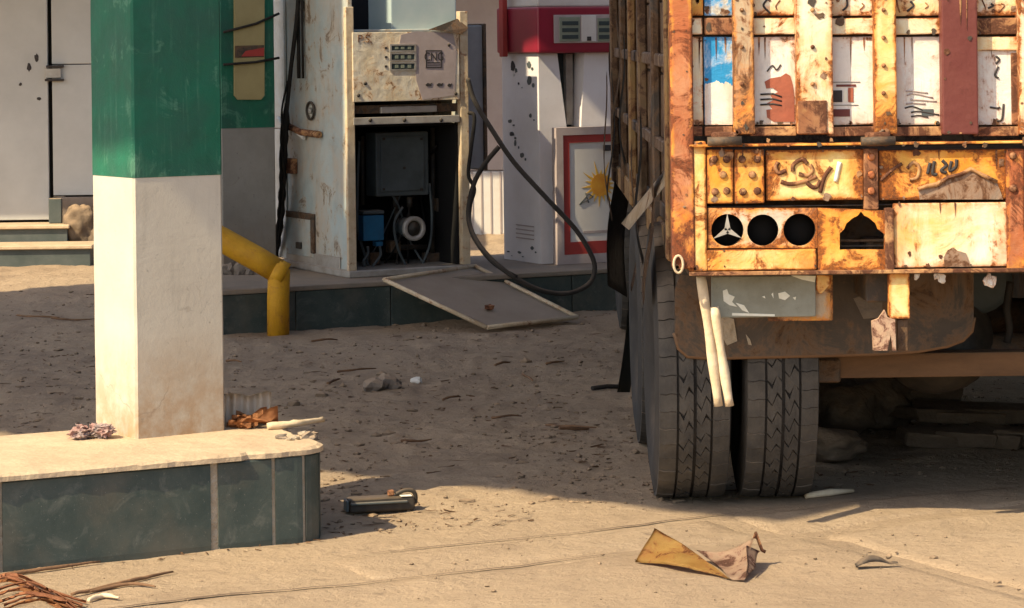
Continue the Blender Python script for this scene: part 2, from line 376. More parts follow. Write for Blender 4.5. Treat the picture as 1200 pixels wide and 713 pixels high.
def ground_mat(name, slab=False):
    n = NT(name)
    a = (.40, .292, .188, 1) if not slab else (.42, .308, .20, 1)
    k = n.mix(n.ramp(n.noise(.55, 6, .6), .36, .64), a, (.345, .250, .162, 1))
    k = n.mix(n.ramp(n.noise(2.2, 9, .70, None, .7), .50, .68, 0, .5), k, (.24, .17, .112, 1))
    k = n.mix(n.ramp(n.noise(1.0, 8, .7, (4.2, .55, 1.0), .8), .52, .70, 0, .35), k, (.24, .17, .112, 1))
    k = n.mix(n.ramp(n.noise(1.0, 7, .7, (5.0, 16.0, 1.0), .6), .55, .74, 0, .5), k, (.47, .36, .245, 1))
    k = n.mix(n.ramp(n.noise(5.5, 9, .75, None, 1.2), .60, .70, 0, .6), k, (.125, .092, .066, 1))
    f = n.noise(34, 9, .74); g = n.noise(150, 5, .75)
    k = n.mix(n.ramp(f, .54, .72, 0, .6), k, (.145, .105, .075, 1))
    k = n.mix(n.ramp(g, .58, .72, 0, .55), k, (.10, .073, .052, 1)); k = n.mix(n.ramp(g, .22, .38, .45, 0), k, (.52, .41, .29, 1))
    nb = n.bump(f, .75, .014); nb = n.bump(g, .6, .005, nb); nb = n.bump(n.noise(9, 7, .7), .6, .04, nb)
    return n.out(k, .95, nb, 0, .12)
M['ground'] = ground_mat('dusty_ground'); M['slab'] = ground_mat('dusty_concrete', True)

HC = 6.4   # canopy height
PT_XL = ray(788, 300).x*9.4
# ------------------------------------------------------------------ ground
rng = np.random.default_rng(3)
def vnoise(x, y, f, seed):
    r = np.random.default_rng(seed).random((128, 128)); X, Y = x*f, y*f
    i, j = np.floor(X).astype(int), np.floor(Y).astype(int); u, v = X-i, Y-j
    u, v = u*u*(3-2*u), v*v*(3-2*v); g = lambda a, b: r[a % 128, b % 128]
    return (g(i, j)*(1-u)+g(i+1, j)*u)*(1-v)+(g(i, j+1)*(1-u)+g(i+1, j+1)*u)*v-.5
TH = R(27.0)                               # direction of both islands
EI, NI = (math.cos(TH), math.sin(TH)), (-math.sin(TH), math.cos(TH))
def ground_h(x, y):
    s = x*NI[0]+y*NI[1]; t = x*EI[0]+y*EI[1]
    h = .030*vnoise(x, y, .7, 1)+.016*vnoise(x, y, 2.1, 2)+.011*vnoise(t*1.0, s*2.6, 3.0, 3)
    lane = np.clip((s-8.75)/.6, 0, 1)*np.clip((30-y)/6, 0, 1)
    h = h+lane*(.016*vnoise(x, y, 6.5, 4)+.020*np.maximum(vnoise(x, y, 13, 5), 0)+.018*np.maximum(vnoise(x, y, 21, 6), .05))
    h = h+.004*vnoise(x, y, 11, 7)
    return h-.012
def gh(x, y): return float(ground_h(np.array([x]), np.array([y]))[0])
def axis(lo, hi, step, far):
    a = list(np.arange(lo, hi, step)); s = step
    while a[-1] < far: s *= 1.35; a.append(a[-1]+s)
    s = step
    while a[0] > -far: s *= 1.35; a.insert(0, a[0]-s)
    return np.array(a)
xs = axis(-4.2, 4.2, .026, 400)
ys_near = np.concatenate([np.arange(6.5, 12.5, .024), np.arange(12.5, 25, .06)])
ys = [v for v in ys_near]; s = .06
while ys[-1] < 600: s *= 1.4; ys.append(ys[-1]+s)
s = .05
while ys[0] > -300: s *= 1.4; ys.insert(0, ys[0]-s)
ys = np.array(ys)
XX, YY = np.meshgrid(xs, ys, indexing='ij'); ZZ = ground_h(XX, YY)
nx, ny = XX.shape
me = bpy.data.meshes.new('ground'); co = np.stack([XX, YY, ZZ], -1).reshape(-1, 3)
idx = np.arange(nx*ny).reshape(nx, ny)
quads = np.stack([idx[:-1, :-1], idx[1:, :-1], idx[1:, 1:], idx[:-1, 1:]], -1).reshape(-1, 4)
me.vertices.add(len(co)); me.vertices.foreach_set('co', co.ravel())
me.loops.add(quads.size); me.loops.foreach_set('vertex_index', quads.ravel())
me.polygons.add(len(quads)); me.polygons.foreach_set('loop_start', np.arange(0, quads.size, 4)); me.polygons.foreach_set('loop_total', np.full(len(quads), 4))
me.polygons.foreach_set('use_smooth', np.ones(len(quads), bool)); me.update(); me.materials.append(M['ground'])
ground = tag(link(bpy.data.objects.new('ground', me), None, Vector((0, 0, 0))), 'dusty tan yard of trampled soil and worn concrete', 'ground', kind='structure')

# worn concrete slabs of the apron in front of the island, joints parallel to the island
def slab_piece(t0, t1, s0, s1, top):
    m = MB(); nu, nv = max(6, int((t1-t0)/.05)), max(4, int((s1-s0)/.05))
    def fn(u, v):
        t = t0+(t1-t0)*u; s_ = s0+(s1-s0)*v
        edge = min(u, 1-u)*(t1-t0), min(v, 1-v)*(s1-s0); e = min(edge)
        if v in (0, 1): s_ += .008*mnoise.noise(Vector((t*9, s_, 0)))
        if u in (0, 1): t += .008*mnoise.noise(Vector((s_*9, t, 4)))
        x, y = t*EI[0]+s_*NI[0], t*EI[1]+s_*NI[1]
        z = gh(x, y)+top+.004*mnoise.noise(Vector((x*5, y*5, 0)))
        if e < 1e-6: z = gh(x, y)-.03
        elif e < .06: z -= .003
        return Vector((x, y, z))
    m.grid(fn, nu, nv)
    return build('concrete_slab', m, M['slab'], ground)
for t0, t1 in ((-.4, 2.83), (2.85, 5.2), (5.22, 7.6)):
    slab_piece(t0, t1, 5.6, 8.015, .012)
for t0, t1 in ((3.55, 5.1), (5.12, 7.4)):
    slab_piece(t0, t1, 8.045, 8.47, .009)

def joint(t0, t1, sc, w):
    m = MB(); n_ = int((t1-t0)/.02)
    def fn(u, v):
        t = t0+(t1-t0)*u; s_ = sc+(v-.5)*w*math.sin(math.pi*min(1, max(0, u)))**.7*max(.12, 1.0+1.3*mnoise.noise(Vector((t*2.1, sc, 0)))+.5*mnoise.noise(Vector((t*17, sc, 3)))); x, y = t*EI[0]+s_*NI[0], t*EI[1]+s_*NI[1]
        return Vector((x, y, gh(x, y)+.006))
    m.grid(fn, n_, 2); build('joint_filler', m, M['joint'], ground)
M['joint'] = plain('joint_dirt', (.11, .075, .048), (.16, .11, .07), 12, .95, .6, 40, .004)
joint(.6, 4.6, 8.03, .015); joint(3.6, 5.6, 8.482, .008)
# ------------------------------------------------------------------ front island and column
OF = G(250, 641.7); PI1 = Plane(OF, TH); H1 = .315
isl = thing('pump_island', PI1.w(-.8, .4, 0), 'low kerbed island clad in dark green stone tiles under the green and white column', 'island')
AEND, WID, RAD = .44, .84, .13
def path_pts(off, a0=-3.2):
    """island outline (a,b), offset outwards"""
    pts = [(a0, -off), (AEND-RAD, -off)]
    for k in range(1, 13):
        t = -math.pi/2+math.pi/2*k/12; pts.append((AEND-RAD+(RAD+off)*math.cos(t), RAD+(RAD+off)*math.sin(t)))
    for k in range(0, 13):
        t = math.pi/2*k/12; pts.append((AEND-RAD+(RAD+off)*math.cos(t), WID-RAD+(RAD+off)*math.sin(t)))
    pts.append((a0, WID+off)); return pts
def extrude_plan(pts, z0, z1, pl, m=None):
    m = m or MB(); lo = [m.bm.verts.new(pl.w(a, b, z0)) for a, b in pts]; hi = [m.bm.verts.new(pl.w(a, b, z1)) for a, b in pts]
    n = len(pts); m.bm.faces.new(lo[::-1]); m.bm.faces.new(hi)
    for i in range(n): m.bm.faces.new([lo[i], lo[(i+1) % n], hi[(i+1) % n], hi[i]])
    return m
build('core', extrude_plan(path_pts(-.002), -.03, H1-.027, PI1), M['mortar'], isl)
def path_at(s):
    """s = arc length from a=AEND-RAD; returns (a,b,normal)"""
    if s <= 0: return AEND-RAD+s, 0.0, (0, -1)
    q = RAD*math.pi/2
    if s < q: t = -math.pi/2+s/RAD; return AEND-RAD+RAD*math.cos(t), RAD+RAD*math.sin(t), (math.cos(t), math.sin(t))
    return AEND, RAD+s-q, (1, 0)
a_of = lambda px, py: PI1.hit(px, py)[0]-(AEND-RAD)
cuts = [-3.4, -2.6, -1.83, a_of(1, 664), a_of(251, 641), a_of(321, 634), a_of(321, 634)+.115, a_of(321, 634)+.20, .42, .66]
for i in range(len(cuts)-1):
    s0, s1 = cuts[i]+(.016 if i == 4 else .007), cuts[i+1]-(.012 if i == 3 else .007); m = MB(); k = max(2, int((s1-s0)/.02)) if s1 > 0 else 2
    th = .004+random.random()*.004; zt = H1-.028; zb = .0+random.random()*.006
    rows = []
    for j in range(k+1):
        a, b, nn = path_at(s0+(s1-s0)*j/k)
        rows.append([m.bm.verts.new(PI1.w(a+nn[0]*o, b+nn[1]*o, z)) for o, z in ((-.012, zb-.03), (th-.003, zb-.03), (th, zb+.004), (th, zt-.004), (th-.004, zt), (-.012, zt))])
    for r0, r1 in zip(rows, rows[1:]):
        for q in range(6): m.bm.faces.new([r0[q], r1[q], r1[(q+1) % 6], r0[(q+1) % 6]])
    m.bm.faces.new(rows[0]); m.bm.faces.new(rows[-1][::-1])
    build('kerb_tile', m, M['granite'], isl)
# cement top with a crumbled edge
m = MB(); pts = []
base = path_pts(.018); fine = []
for (a, b), (c, d) in zip(base, base[1:]):
    k = max(1, int(math.hypot(c-a, d-b)/.03))
    for j in range(k): fine.append((a+(c-a)*j/k, b+(d-b)*j/k))
fine.append(base[-1])
cx, cy = -1.0, WID/2
def crumble(i, a, b):
    d = .003*mnoise.noise(Vector((a*6, b*6, 2)))+.004*mnoise.noise(Vector((a*45, b*45, 5)))
    if a > .12 and b < .45: d -= .028*max(0, mnoise.noise(Vector((a*11, b*11, 9))))+.004
    if b < .02 or a < .3 and b < .1: return a, b-d
    L = math.hypot(a-.2, b-WID/2) or 1; return a+(a-.2)/L*d, b+(b-WID/2)/L*d
top = [crumble(i, a, b) for i, (a, b) in enumerate(fine)]
lo = [m.bm.verts.new(PI1.w(a, b, H1-.024)) for a, b in top]; mid = [m.bm.verts.new(PI1.w(a, b+.0, H1-.008+.004*mnoise.noise(Vector((a*30, b*30, 1))))) for a, b in top]
ins = [(a+(-.015 if a > .2 else 0), b+(.012 if b < .3 else -.012)) for a, b in top]
hi = [m.bm.verts.new(PI1.w(a, b, H1)) for a, b in ins]
for A, B in ((lo, mid), (mid, hi)):
    for i in range(len(A)-1): m.bm.faces.new([A[i], A[i+1], B[i+1], B[i]])
m.bm.faces.new(hi); m.bm.faces.new(lo[::-1])
build('top_screed', m, M['cement'], isl)
# crumbs of broken screed at the end of the island
for i, (px, py, r) in enumerate(((331, 513, .018), (346, 514, .014), (362, 512, .026), (356, 509, .016), (368, 509, .014), (340, 515, .010))):
    p = G(px, py, H1+.004); m = MB().lump(p, (r*1.3, r, r*.7), 2, .7, 3, i)
    build('cement_crumb', m, M['mortar'] if i % 2 else M['rock'], None, 'broken crumbs of cement at the rounded end of the tiled island', 'rubble', 'crumbs on the island end')

def column(pl, a0, b0, w, z0, zsplit, ztop, label, low='white_plaster'):
    t = thing('canopy_column', pl.w(a0+w/2, b0+w/2, z0), label, 'column', 'canopy columns')
    def shaft(z0, z1, w0):
        m = MB(); nz = max(2, int((z1-z0)/.05)); c = .008; e = w0
        prof = [(c, 0), (e-c, 0), (e, c), (e, e-c), (e-c, e), (c, e), (0, e-c), (0, c)]
        off = (w-w0)/2; rings = []
        for j in range(nz+1):
            z = z0+(z1-z0)*j/nz; ring = []
            for (x, y) in prof:
                v = pl.w(a0+off+x, b0+off+y, z+(.006*mnoise.noise(Vector((x*14, y*14, 3))) if j == 0 and z > 1 else 0)); ring.append(m.bm.verts.new(v+.0012*mnoise.noise_vector(v*6)*Vector((1, 1, 0)).length/1.4))
            rings.append(ring)
        for r0, r1 in zip(rings, rings[1:]):
            for q in range(8): m.bm.faces.new([r0[q], r0[(q+1) % 8], r1[(q+1) % 8], r1[q]])
        m.bm.faces.new(rings[0][::-1]); m.bm.faces.new(rings[-1]); return m
    build('lower_shaft', shaft(z0-.01, zsplit, w), M[low], t)
    build('upper_shaft', shaft(zsplit, ztop, w+.003), M['green_paint'], t)
    return t
pc = G(160, 515, H1); dv = pc-PI1.O; ca, cb = dv.x*PI1.e.x+dv.y*PI1.e.y, dv.x*PI1.n.x+dv.y*PI1.n.y
CW = .355
THC = R(33); PC1 = Plane(pc, THC)
col1 = column(PC1, 0, 0, CW, H1, PC1.hit(160, 209)[1], HC-.03, 'square plaster column, white below and green above, on the tiled island in the sun')

# things lying on the island
p = G(110, 514, H1)
m = MB()
for i in range(16):
    m.lump(p+Vector((random.uniform(-.06, .065), random.uniform(-.03, .05), .012+random.random()*.026)), (.026, .020, .013), 3, 1.2, 6, i+3, None, False)
build('crumpled_rag', m, M['rag'], None, 'crumpled grey and pink rag lying at the foot of the white column', 'rag')
p = G(295, 503, H1)
m = MB()
def leaf_fn(i):
    c = p+Vector((random.uniform(-.05, .06), random.uniform(-.02, .04), .01+.035*random.random())); a = random.uniform(-.6, .6); L = random.uniform(.05, .08)
    d = Vector((math.cos(a), math.sin(a)*.6, random.uniform(-.1, .35))); w = Vector((-d.y*.4, .25, .45))*.5
    def f(u, v): return c+d*(u-.5)*2*L+w*(v-.5)*2*.055*math.sin(math.pi*(.08+.84*u))+Vector((0, 0, .02*math.sin(u*5+v*3)))
    return f
for i in range(9): m.grid(leaf_fn(i), 6, 4)
for v in m.bm.verts: v.co.z = max(v.co.z, H1+.002)
m.solidify(.003)
build('dry_leaves', m, M['leaf'], None, 'small heap of curled brown dry leaves beside the column on the island', 'leaves')
m = MB(); A = G(313, 500, H1+.012); B = G(350, 496, H1+.018); C = U(378, 492, B.y+.12)
m.tube(spline([A, B, C], 6), [.013, .015, .014, .013, .012, .013, .012, .011, .010, .009, .009, .010, .012], 8).jitter(.003, 40)
build('bleached_stick', m, M['pale_wood'], None, 'pale bleached stick overhanging the rounded end of the island', 'stick')
# corrugated grey offcut leaning behind the column
m = MB(); A = G(262, 503, H1); base = Vector((A.x+.0, A.y+.05, H1))
def corr(u, v):
    return base+Vector((.165*u, .05*u+.012*math.sin(u*22)+.02*v, .115*v+.006*math.sin(u*9)*v))
m.grid(corr, 40, 4); m.solidify(.003)
build('corrugated_offcut', m, M['tan_sheet'], None, 'upright grey corrugated offcut standing behind the leaves by the column', 'metal sheet')

# ------------------------------------------------------------------ second island, its column, pumps
O2 = G(265, 390); PI2 = Plane(O2, TH); H2 = PI2.hit(265, 340)[1]
isl2 = thing('pump_island', PI2.w(1.0, .6, 0), 'dark painted kerb island carrying the open gas dispenser and the red pump', 'island')
def rect_plan(a0, a1, b0, b1, c=.05): return [(a0, b0), (a1-c, b0), (a1, b0+c), (a1, b1), (a0, b1)]
build('core', extrude_plan(rect_plan(-.2, 4.2, .012, 1.32), -.05, H2-.03, PI2), M['mortar'], isl2)
build('top_screed', MB().box(-.22, -.02, H2-.03, 4.22, 1.35, H2, PI2.mat(), .008, 2), plain('grey_screed', (.20, .165, .125), (.27, .21, .15), 5, .95, .6, 50, .005, .2, .2), isl2)
e = -.2
while e < 4.1:
    w = .62+.06*random.random()
    build('kerb_tile', MB().box(e+.004, -.008-.004*random.random(), -.04, min(4.2, e+w)-.004, .012, H2-.032, PI2.mat(), .003), M['granite'], isl2); e += w

# gas dispenser: front face plane and left side plane meet at the corner post
PO = G(412, 326, H2); PF = Plane(PO, TH); PS = Plane(PO, TH+R(90))   # PS: a runs backwards from the corner
W1 = PF.hit(548, 305)[0]; D1 = PS.hit(326, 300)[0]; D1 = max(.8, min(1.1, D1))
ZT1 = 2.15
disp = thing('gas_dispenser', PF.w(W1/2, D1/2, H2), 'gutted gas dispenser with rusty cream head panel and open dark cabinet', 'fuel pump')
FM = PF.mat()
def zf(py, px=480): return PF.hit(px, py)[1]
# side wall (the painted blue-grey flank)
build('side_panel', MB().box(.0, .012, H2+.012, .03, D1, ZT1, FM, .006, 2).jitter(.004, 5), M['blue_rust'], disp)
build('side_panel', MB().box(W1-.03, .03, H2+.012, W1, D1, zf(34), FM, .004), M['blue_rust'], disp)
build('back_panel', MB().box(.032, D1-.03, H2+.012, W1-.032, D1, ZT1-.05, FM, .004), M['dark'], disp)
build('roof_panel', MB().box(.032, .05, zf(38), W1-.032, D1-.032, zf(38)+.02, FM, .004), M['blue_rust'], disp)
build('base_frame', MB().box(-.03, -.03, H2+.001, W1+.03, D1+.02, H2+.045, FM, .006), M['steel_bar'], disp)
# corner posts
build('corner_post', MB().box(-.028, -.022, H2+.046, .026, .01, zf(8), FM, .005, 2).jitter(.003, 6), M['tan_post'], disp)
build('corner_post', MB().box(W1-.045, -.022, H2+.046, W1+.012, .028, zf(14), FM, .005, 2).jitter(.003, 6), M['tan_post'], disp)
# head panel
hp = build('head_panel', MB().pbox(PF, 414, 37, 538, 120, -.03, .0, .004, 2), M['cream_rust'], disp)
for y0, y1 in ((53, 60), (63, 71), (74, 82)):
    f = MB().pprism(PF, [(457, y0-1), (488, y0-1), (488, y1+1), (457, y1+1)], -.036, -.0305, [[(459, y0+.6), (486, y0+.6), (486, y1-.6), (459, y1-.6)]])
    build('display_frame', f, M['steel_bar'], hp)
    build('display_window', MB().pbox(PF, 459, y0+.6, 486, y1-.6, -.033, -.0302, .001), M['pump_dark'], hp)
    for dx in (463, 470, 478):
        build('digit', MB().pbox(PF, dx, y0+2, dx+4, y1-2, -.0345, -.0331, .0005), M['display'], hp)
    build('indicator', MB().pbox(PF, 451, (y0+y1)/2-1.3, 454, (y0+y1)/2+1.3, -.034, -.0301, .001), M['ink'], hp)
build('sticker', MB().pprism(PF, [(487, 36.8), (531, 39), (535, 60), (533, 112), (495, 117), (488, 95), (485, 60), (468, 52), (470, 41)], -.0322, -.0301), M['board_frame'], hp)
tc_ = PF.hit(508.5, 67, -.034); bx = PF.mat() @ Matrix.Translation((tc_[0], -.034, tc_[1])) @ Matrix.Rotation(R(90), 4, 'X')
build('lettering', text_mesh('CNG', .075, .0012, bx @ Matrix.Scale(.82, 4, (1, 0, 0))), M['ink'], hp)
m = MB().pprism(PF, [(499, 59), (518, 59), (518, 80), (499, 80)], -.0345, -.0323, [[(500.3, 60.3), (516.7, 60.3), (516.7, 78.7), (500.3, 78.7)]])
m.pbox(PF, 501, 73, 516, 74.5, -.0345, -.0323, 0); m.pbox(PF, 501, 76, 516, 77, -.0345, -.0323, 0)
build('printed_box', m, M['ink'], hp)
for x0, x1, y in ((498, 507, 99.5), (511, 520, 99.5), (524, 530, 100)):
    m = MB(); a, z = PF.hit((x0+x1)/2, y, -.034); hw = (x1-x0)/2/190
    m.prism([(a-hw, z), (a-hw*.3, z+.011), (a+hw*.4, z+.006), (a+hw, z+.012), (a+hw*.7, z-.010), (a-hw*.5, z-.011)], -.0345, -.0323, FM)
    build('printed_mark', m, M['ink'], hp)
build('lettering', text_mesh('P.S.', .07, .001, PF.mat() @ Matrix.Translation((PF.hit(425, 46)[0], -.0315, PF.hit(425, 46)[1])) @ Matrix.Rotation(R(90), 4, 'X')), M['brownrust'], hp)
bolt = None
for x, y in ((428, 98), (526, 53), (534, 110), (420, 112)):
    a, z = PF.hit(x, y, -.03); mm = MB().lathe([(0, .0001), (0, .012), (.006, .009), (.008, .0001)], FM @ Matrix.Translation((a, -.03, z)) @ Matrix.Rotation(R(-90), 4, 'Z'), 10)
    build('bolt', mm, M['black_metal'], hp)
# slot, sill bar and screws under the head
build('slot_back', MB().pbox(PF, 415, 121, 538, 134, .03, .05, .002), M['under'], disp)
build('slot_tray', MB().pbox(PF, 447, 124, 512, 133, .0, .028, .003), M['steel_bar'], disp)
sb = build('sill_bar', MB().pbox(PF, 414.5, 135, 539, 147, -.026, .02, .004, 2), M['steel_bar'], disp)
for x in (434, 474, 517):
    a, z = PF.hit(x, 141, -.026); build('screw', MB().lathe([(0, .0001), (0, .013), (.005, .010), (.006, .0001)], FM @ Matrix.Translation((a, -.026, z)) @ Matrix.Rotation(R(-90), 4, 'Z'), 10), M['black_metal'], sb)
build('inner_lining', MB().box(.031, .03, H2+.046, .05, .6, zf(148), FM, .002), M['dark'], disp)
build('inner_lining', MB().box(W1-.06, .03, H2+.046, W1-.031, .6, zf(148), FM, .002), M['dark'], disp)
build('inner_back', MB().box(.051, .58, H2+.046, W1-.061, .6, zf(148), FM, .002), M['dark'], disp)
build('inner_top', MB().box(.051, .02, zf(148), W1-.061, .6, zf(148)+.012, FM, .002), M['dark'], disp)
# gear inside
PG = Plane(PF.w(0, .22, 0), TH)
en = build('junction_box', MB().pbox(PG, 441, 154, 502, 231, 0, .16, .01, 2), M['encl'], disp)
build('box_lid', MB().pbox(PG, 447, 160, 497, 225, -.012, -.0005, .006, 2), M['encl'], en)
for x, y in ((450, 163), (494, 163), (450, 222), (494, 222), (474, 197)):
    build('screw', MB().pbox(PG, x-1.5, y-1.5, x+1.5, y+1.5, -.016, -.0121, .001), M['black_metal'], en)
for x in (464, 480):
    m = MB().tube([PG.P(x, 231, .06), PG.P(x, 243, .06)], .018, 10); build('cable_gland', m, M['black_metal'], en)
bl = build('solenoid_box', MB().pbox(PG, 426, 252, 450, 283, -.03, .06, .008, 2), M['blue_box'], disp)
build('box_cap', MB().pbox(PG, 425.5, 246.5, 450.5, 251.7, -.034, .064, .004), M['encl'], bl)
build('terminal', MB().pbox(PG, 441, 283.3, 449, 289, -.02, .04, .003), M['blue_box'], bl)
a, z = PG.hit(485, 268, -.06)
TF = PG.mat() @ Matrix.Translation((a, -.06, z)) @ Matrix.Rotation(R(90), 4, 'Z')
mt = build('meter_body', MB().lathe([(.012, .0001), (.012, .062), (.17, .062), (.19, .045), (.19, .0001)], TF, 28), M['encl'], disp)
build('meter_ring', MB().lathe([(.011, .078), (-.012, .078), (-.016, .072), (-.016, .052), (.0, .048), (.011, .048)], TF, 32), M['steel_bar'], mt)
build('meter_core', MB().lathe([(.0105, .047), (-.006, .040), (-.010, .020), (-.018, .016), (-.018, .0001)], TF, 20), M['black_metal'], mt)
for k, (x0, x1, dep) in enumerate(((431, 424, -.02), (445, 447, -.02), (503, 506, .02), (467, 476, .0), (509, 493, .05))):
    ptsx = [[(431, 289), (431, 298), (426, 306), (428, 312)], [(445, 289), (446, 299), (440, 308), (436, 313)], [(503, 215), (506, 250), (504, 285), (494, 312)],
            [(472, 243), (462, 262), (466, 290), (476, 312)], [(421, 165), (419, 220), (420, 270), (432, 313)]][k]
    build('cable', MB().tube(spline([PG.P(x, y, dep) for x, y in ptsx], 6), .009, 8), M['encl'], disp)
rw = random.Random(21)
for k in range(9):
    x0, x1 = rw.uniform(420, 535), rw.uniform(420, 535); y0 = rw.uniform(150, 240); d0, d1 = rw.uniform(.02, .25), rw.uniform(.0, .2)
    build('wiring', MB().tube(spline([PG.P(x0, y0, d0), PG.P((x0*2+x1)/3+rw.uniform(-10, 10), y0+30, d1), PG.P((x0+2*x1)/3, 280, d0), PG.P(x1, 314, d1)], 6), rw.uniform(.004, .008), 6), M['black_rubber' if k % 3 else 'encl'], disp)
for (x0, y0, x1, y1, r) in ((507, 150, 507, 314, .016), (520, 200, 520, 314, .02), (507, 240, 531, 240, .014), (455, 290, 500, 290, .018), (425, 160, 425, 240, .012), (464, 243, 464, 290, .014)):
    build('pipe', MB().tube([PG.P(x0, y0, .12), PG.P(x1, y1, .12)], r, 10), M['black_metal'], disp)
for (x0, y0, x1, y1) in ((512, 232, 528, 248), (458, 282, 470, 297), (500, 296, 516, 312), (434, 296, 446, 312)):
    build('fitting', MB().pbox(PG, x0, y0, x1, y1, .07, .15, .008, 2), M['under'], disp)
# flank details
def srect(name, x0, y0, x1, y1, b0, b1, mat, par=disp, bev=.004):   # on side plane; b negative = outwards is +b here, so flip
    a0, z0 = PS.hit(x0, y1); a1, z1 = PS.hit(x1, y0); return build(name, MB().box(a0, b0, z0, a1, b1, z1, PS.mat(), bev), mat, par)
# PS normal points to -e (outwards on the left), so positive b is outwards
ht = srect('hatch', 338, 254, 369, 297, .002, .016, M['blue_rust'])
srect('hatch_frame', 367, 254, 370, 297, .002, .020, M['under'], ht); srect('hatch_frame', 338, 251, 370, 254, .002, .020, M['under'], ht)
srect('hatch_pin', 352, 284, 357, 291, .0165, .035, M['black_metal'], ht)
srect('lower_strip', 336, 302, 400, 306, .002, .012, M['steel_bar']); srect('lug', 341, 186, 349, 203, .002, .05, M['brownrust'])
srect('edge_trim', 321, 0, 335, 150, .002, .018, M['white_trim']); srect('edge_trim', 320, 152, 336, 300, .002, .014, M['white_trim'])
for x, w in ((353.5, .011), (358.5, .008)):
    a, z = PS.hit(x, 92); build('conduit', MB().tube([PS.w(a, .02, z), PS.w(a, .02, 2.05)], w, 8), M['black_rubber'], disp)
a, z = PS.hit(366, 130)
build('ring_socket', MB().tube([PS.w(a+.06*math.cos(t*math.pi/12)*1.0, .014, z+.055*math.sin(t*math.pi/12)) for t in range(24)], .008, 8, closed=True), M['black_metal'], disp)
build('ring_socket', MB().lathe([(0, .0001), (0, .02), (.012, .015), (.012, .0001)], PS.mat() @ Matrix.Translation((a, .012, z)) @ Matrix.Rotation(R(90), 4, 'Z'), 14), M['steel_bar'], disp)
for (x0, y0, x1, y1) in ((326, 138, 333, 149), (342, 151, 356, 162)):
    build('cable_clip', MB().tube([PS.P(x0, y0, .03), PS.P(x1, y1, .03)], .012, 8), M['white_trim'], disp)
build('cable_shelf', MB().tube([PS.P(338, 148, .03), PS.P(352, 155, .04), PS.P(374, 158, .03)], .022, 8), M['brownrust'], disp)
# sagging cable down the flank
cb_ = MB().tube(spline([PS.P(350, -20, .04), PS.P(348, 20, .05), PS.P(341, 80, .05), PS.P(336, 130, .06), PS.P(333, 170, .07), PS.P(331, 220, .06), PS.P(328, 262, .05), PS.P(322, 300, .05), PS.P(318, 318, .06)], 8),
    [.014 if i < 25 else .024+.004*math.sin(i*1.7) for i in range(65)], 10)
build('hanging_cable', cb_, M['black_rubber'], disp)
for k in range(3):
    y0 = 95+k*26
    build('hanging_wire', MB().tube(spline([PS.P(337-k*2, y0, .06), PS.P(330-k, y0+40, .10), PS.P(334-k, y0+90, .07), PS.P(326, 290, .05)], 6), .007, 6), M['black_rubber'], disp)
# grey box and torn cover on top
tb = build('top_box', MB().box(PF.hit(466, 30)[0], .10, zf(36)+.001, PF.hit(543, 30)[0], .45, ZT1, FM, .008, 2), M['pale_blue'], disp)
m = MB(); q = [PF.P(502, 35, -.03), PF.P(536, 22, -.01), PF.P(549, 33, -.04), PF.P(541, 40, -.05), PF.P(520, 37, -.05)]
vv = [m.bm.verts.new(c) for c in q]; m.bm.faces.new(vv); m.solidify(.006)
build('torn_cover', m, M['under'], disp)

# hoses of the dispenser
hz = [(548, 92, -.04), (556, 118, -.06), (575, 150, -.16), (602, 190, -.26), (640, 232, -.36), (672, 266, -.42), (690, 293, -.46), (697, 314, -.48), (690, 333, -.49), (665, 344, -.49), (632, 340, -.48), (598, 322, -.44), (572, 300, -.34), (554, 274, -.16), (549, 248, -.05), (556, 214, -.06), (570, 190, -.10), (585, 172, -.14)]
build('fuel_hose', MB().tube(spline([PF.P(x, y, b) for x, y, b in hz], 8), .0155, 12), plain('dusty_hose', (.045, .037, .029), (.026, .021, .017), 8, .8, .3, 60, .002, .25), None, 'long black rubber hose looping from the open dispenser down to the ground', 'hose')
build('supply_cable', MB().tube(spline([PF.P(x, y, b) for x, y, b in ((549, 132, -.03), (556, 138, -.06), (552, 175, -.06), (549, 205, -.04), (556, 222, -.06), (551, 242, -.05), (551, 268, -.08), (562, 290, -.24), (580, 310, -.38), (606, 325, -.46))], 8), .012, 10), M['black_rubber'], None, 'thin black cable knotted along the right post of the open dispenser', 'cable')

# fallen access door leaning from the island to the ground
q = [G(450, 329, H2+.03), G(556, 313, H2+.03), G(676, 373, .02), G(570, 385, .02)]
nrm = (q[1]-q[0]).cross(q[3]-q[0]).normalized()
if nrm.z < 0: nrm = -nrm
t = thing('fallen_door', (q[2]+q[3])/2-Vector((0, 0, .02)), 'tan metal access door fallen from the dispenser, propped on the island edge', 'door')
m = MB(); m.grid(lambda u, v: (q[0]*(1-u)+q[1]*u)*(1-v)+(q[3]*(1-u)+q[2]*u)*v-nrm*.008*math.sin(math.pi*u)*math.sin(math.pi*v)+nrm*.004*mnoise.noise(Vector((u*4, v*4, 1))), 14, 14); m.solidify(.004)
dp = build('door_sheet', m, M['tan_sheet'], t)
for a, b in ((0, 1), (1, 2), (2, 3), (3, 0)):
    d = (q[b]-q[a]).normalized(); m = MB().tube([q[a]+nrm*.006, q[b]+nrm*.006], .014, 6); build('folded_rim', m, M['tan_post'], t)
c = (q[0]*.18+q[1]*.12+q[2]*.25+q[3]*.45)
build('latch', MB().lump(c+nrm*.015, (.03, .025, .018), 2, .5, 3, 4), M['brownrust'], dp)

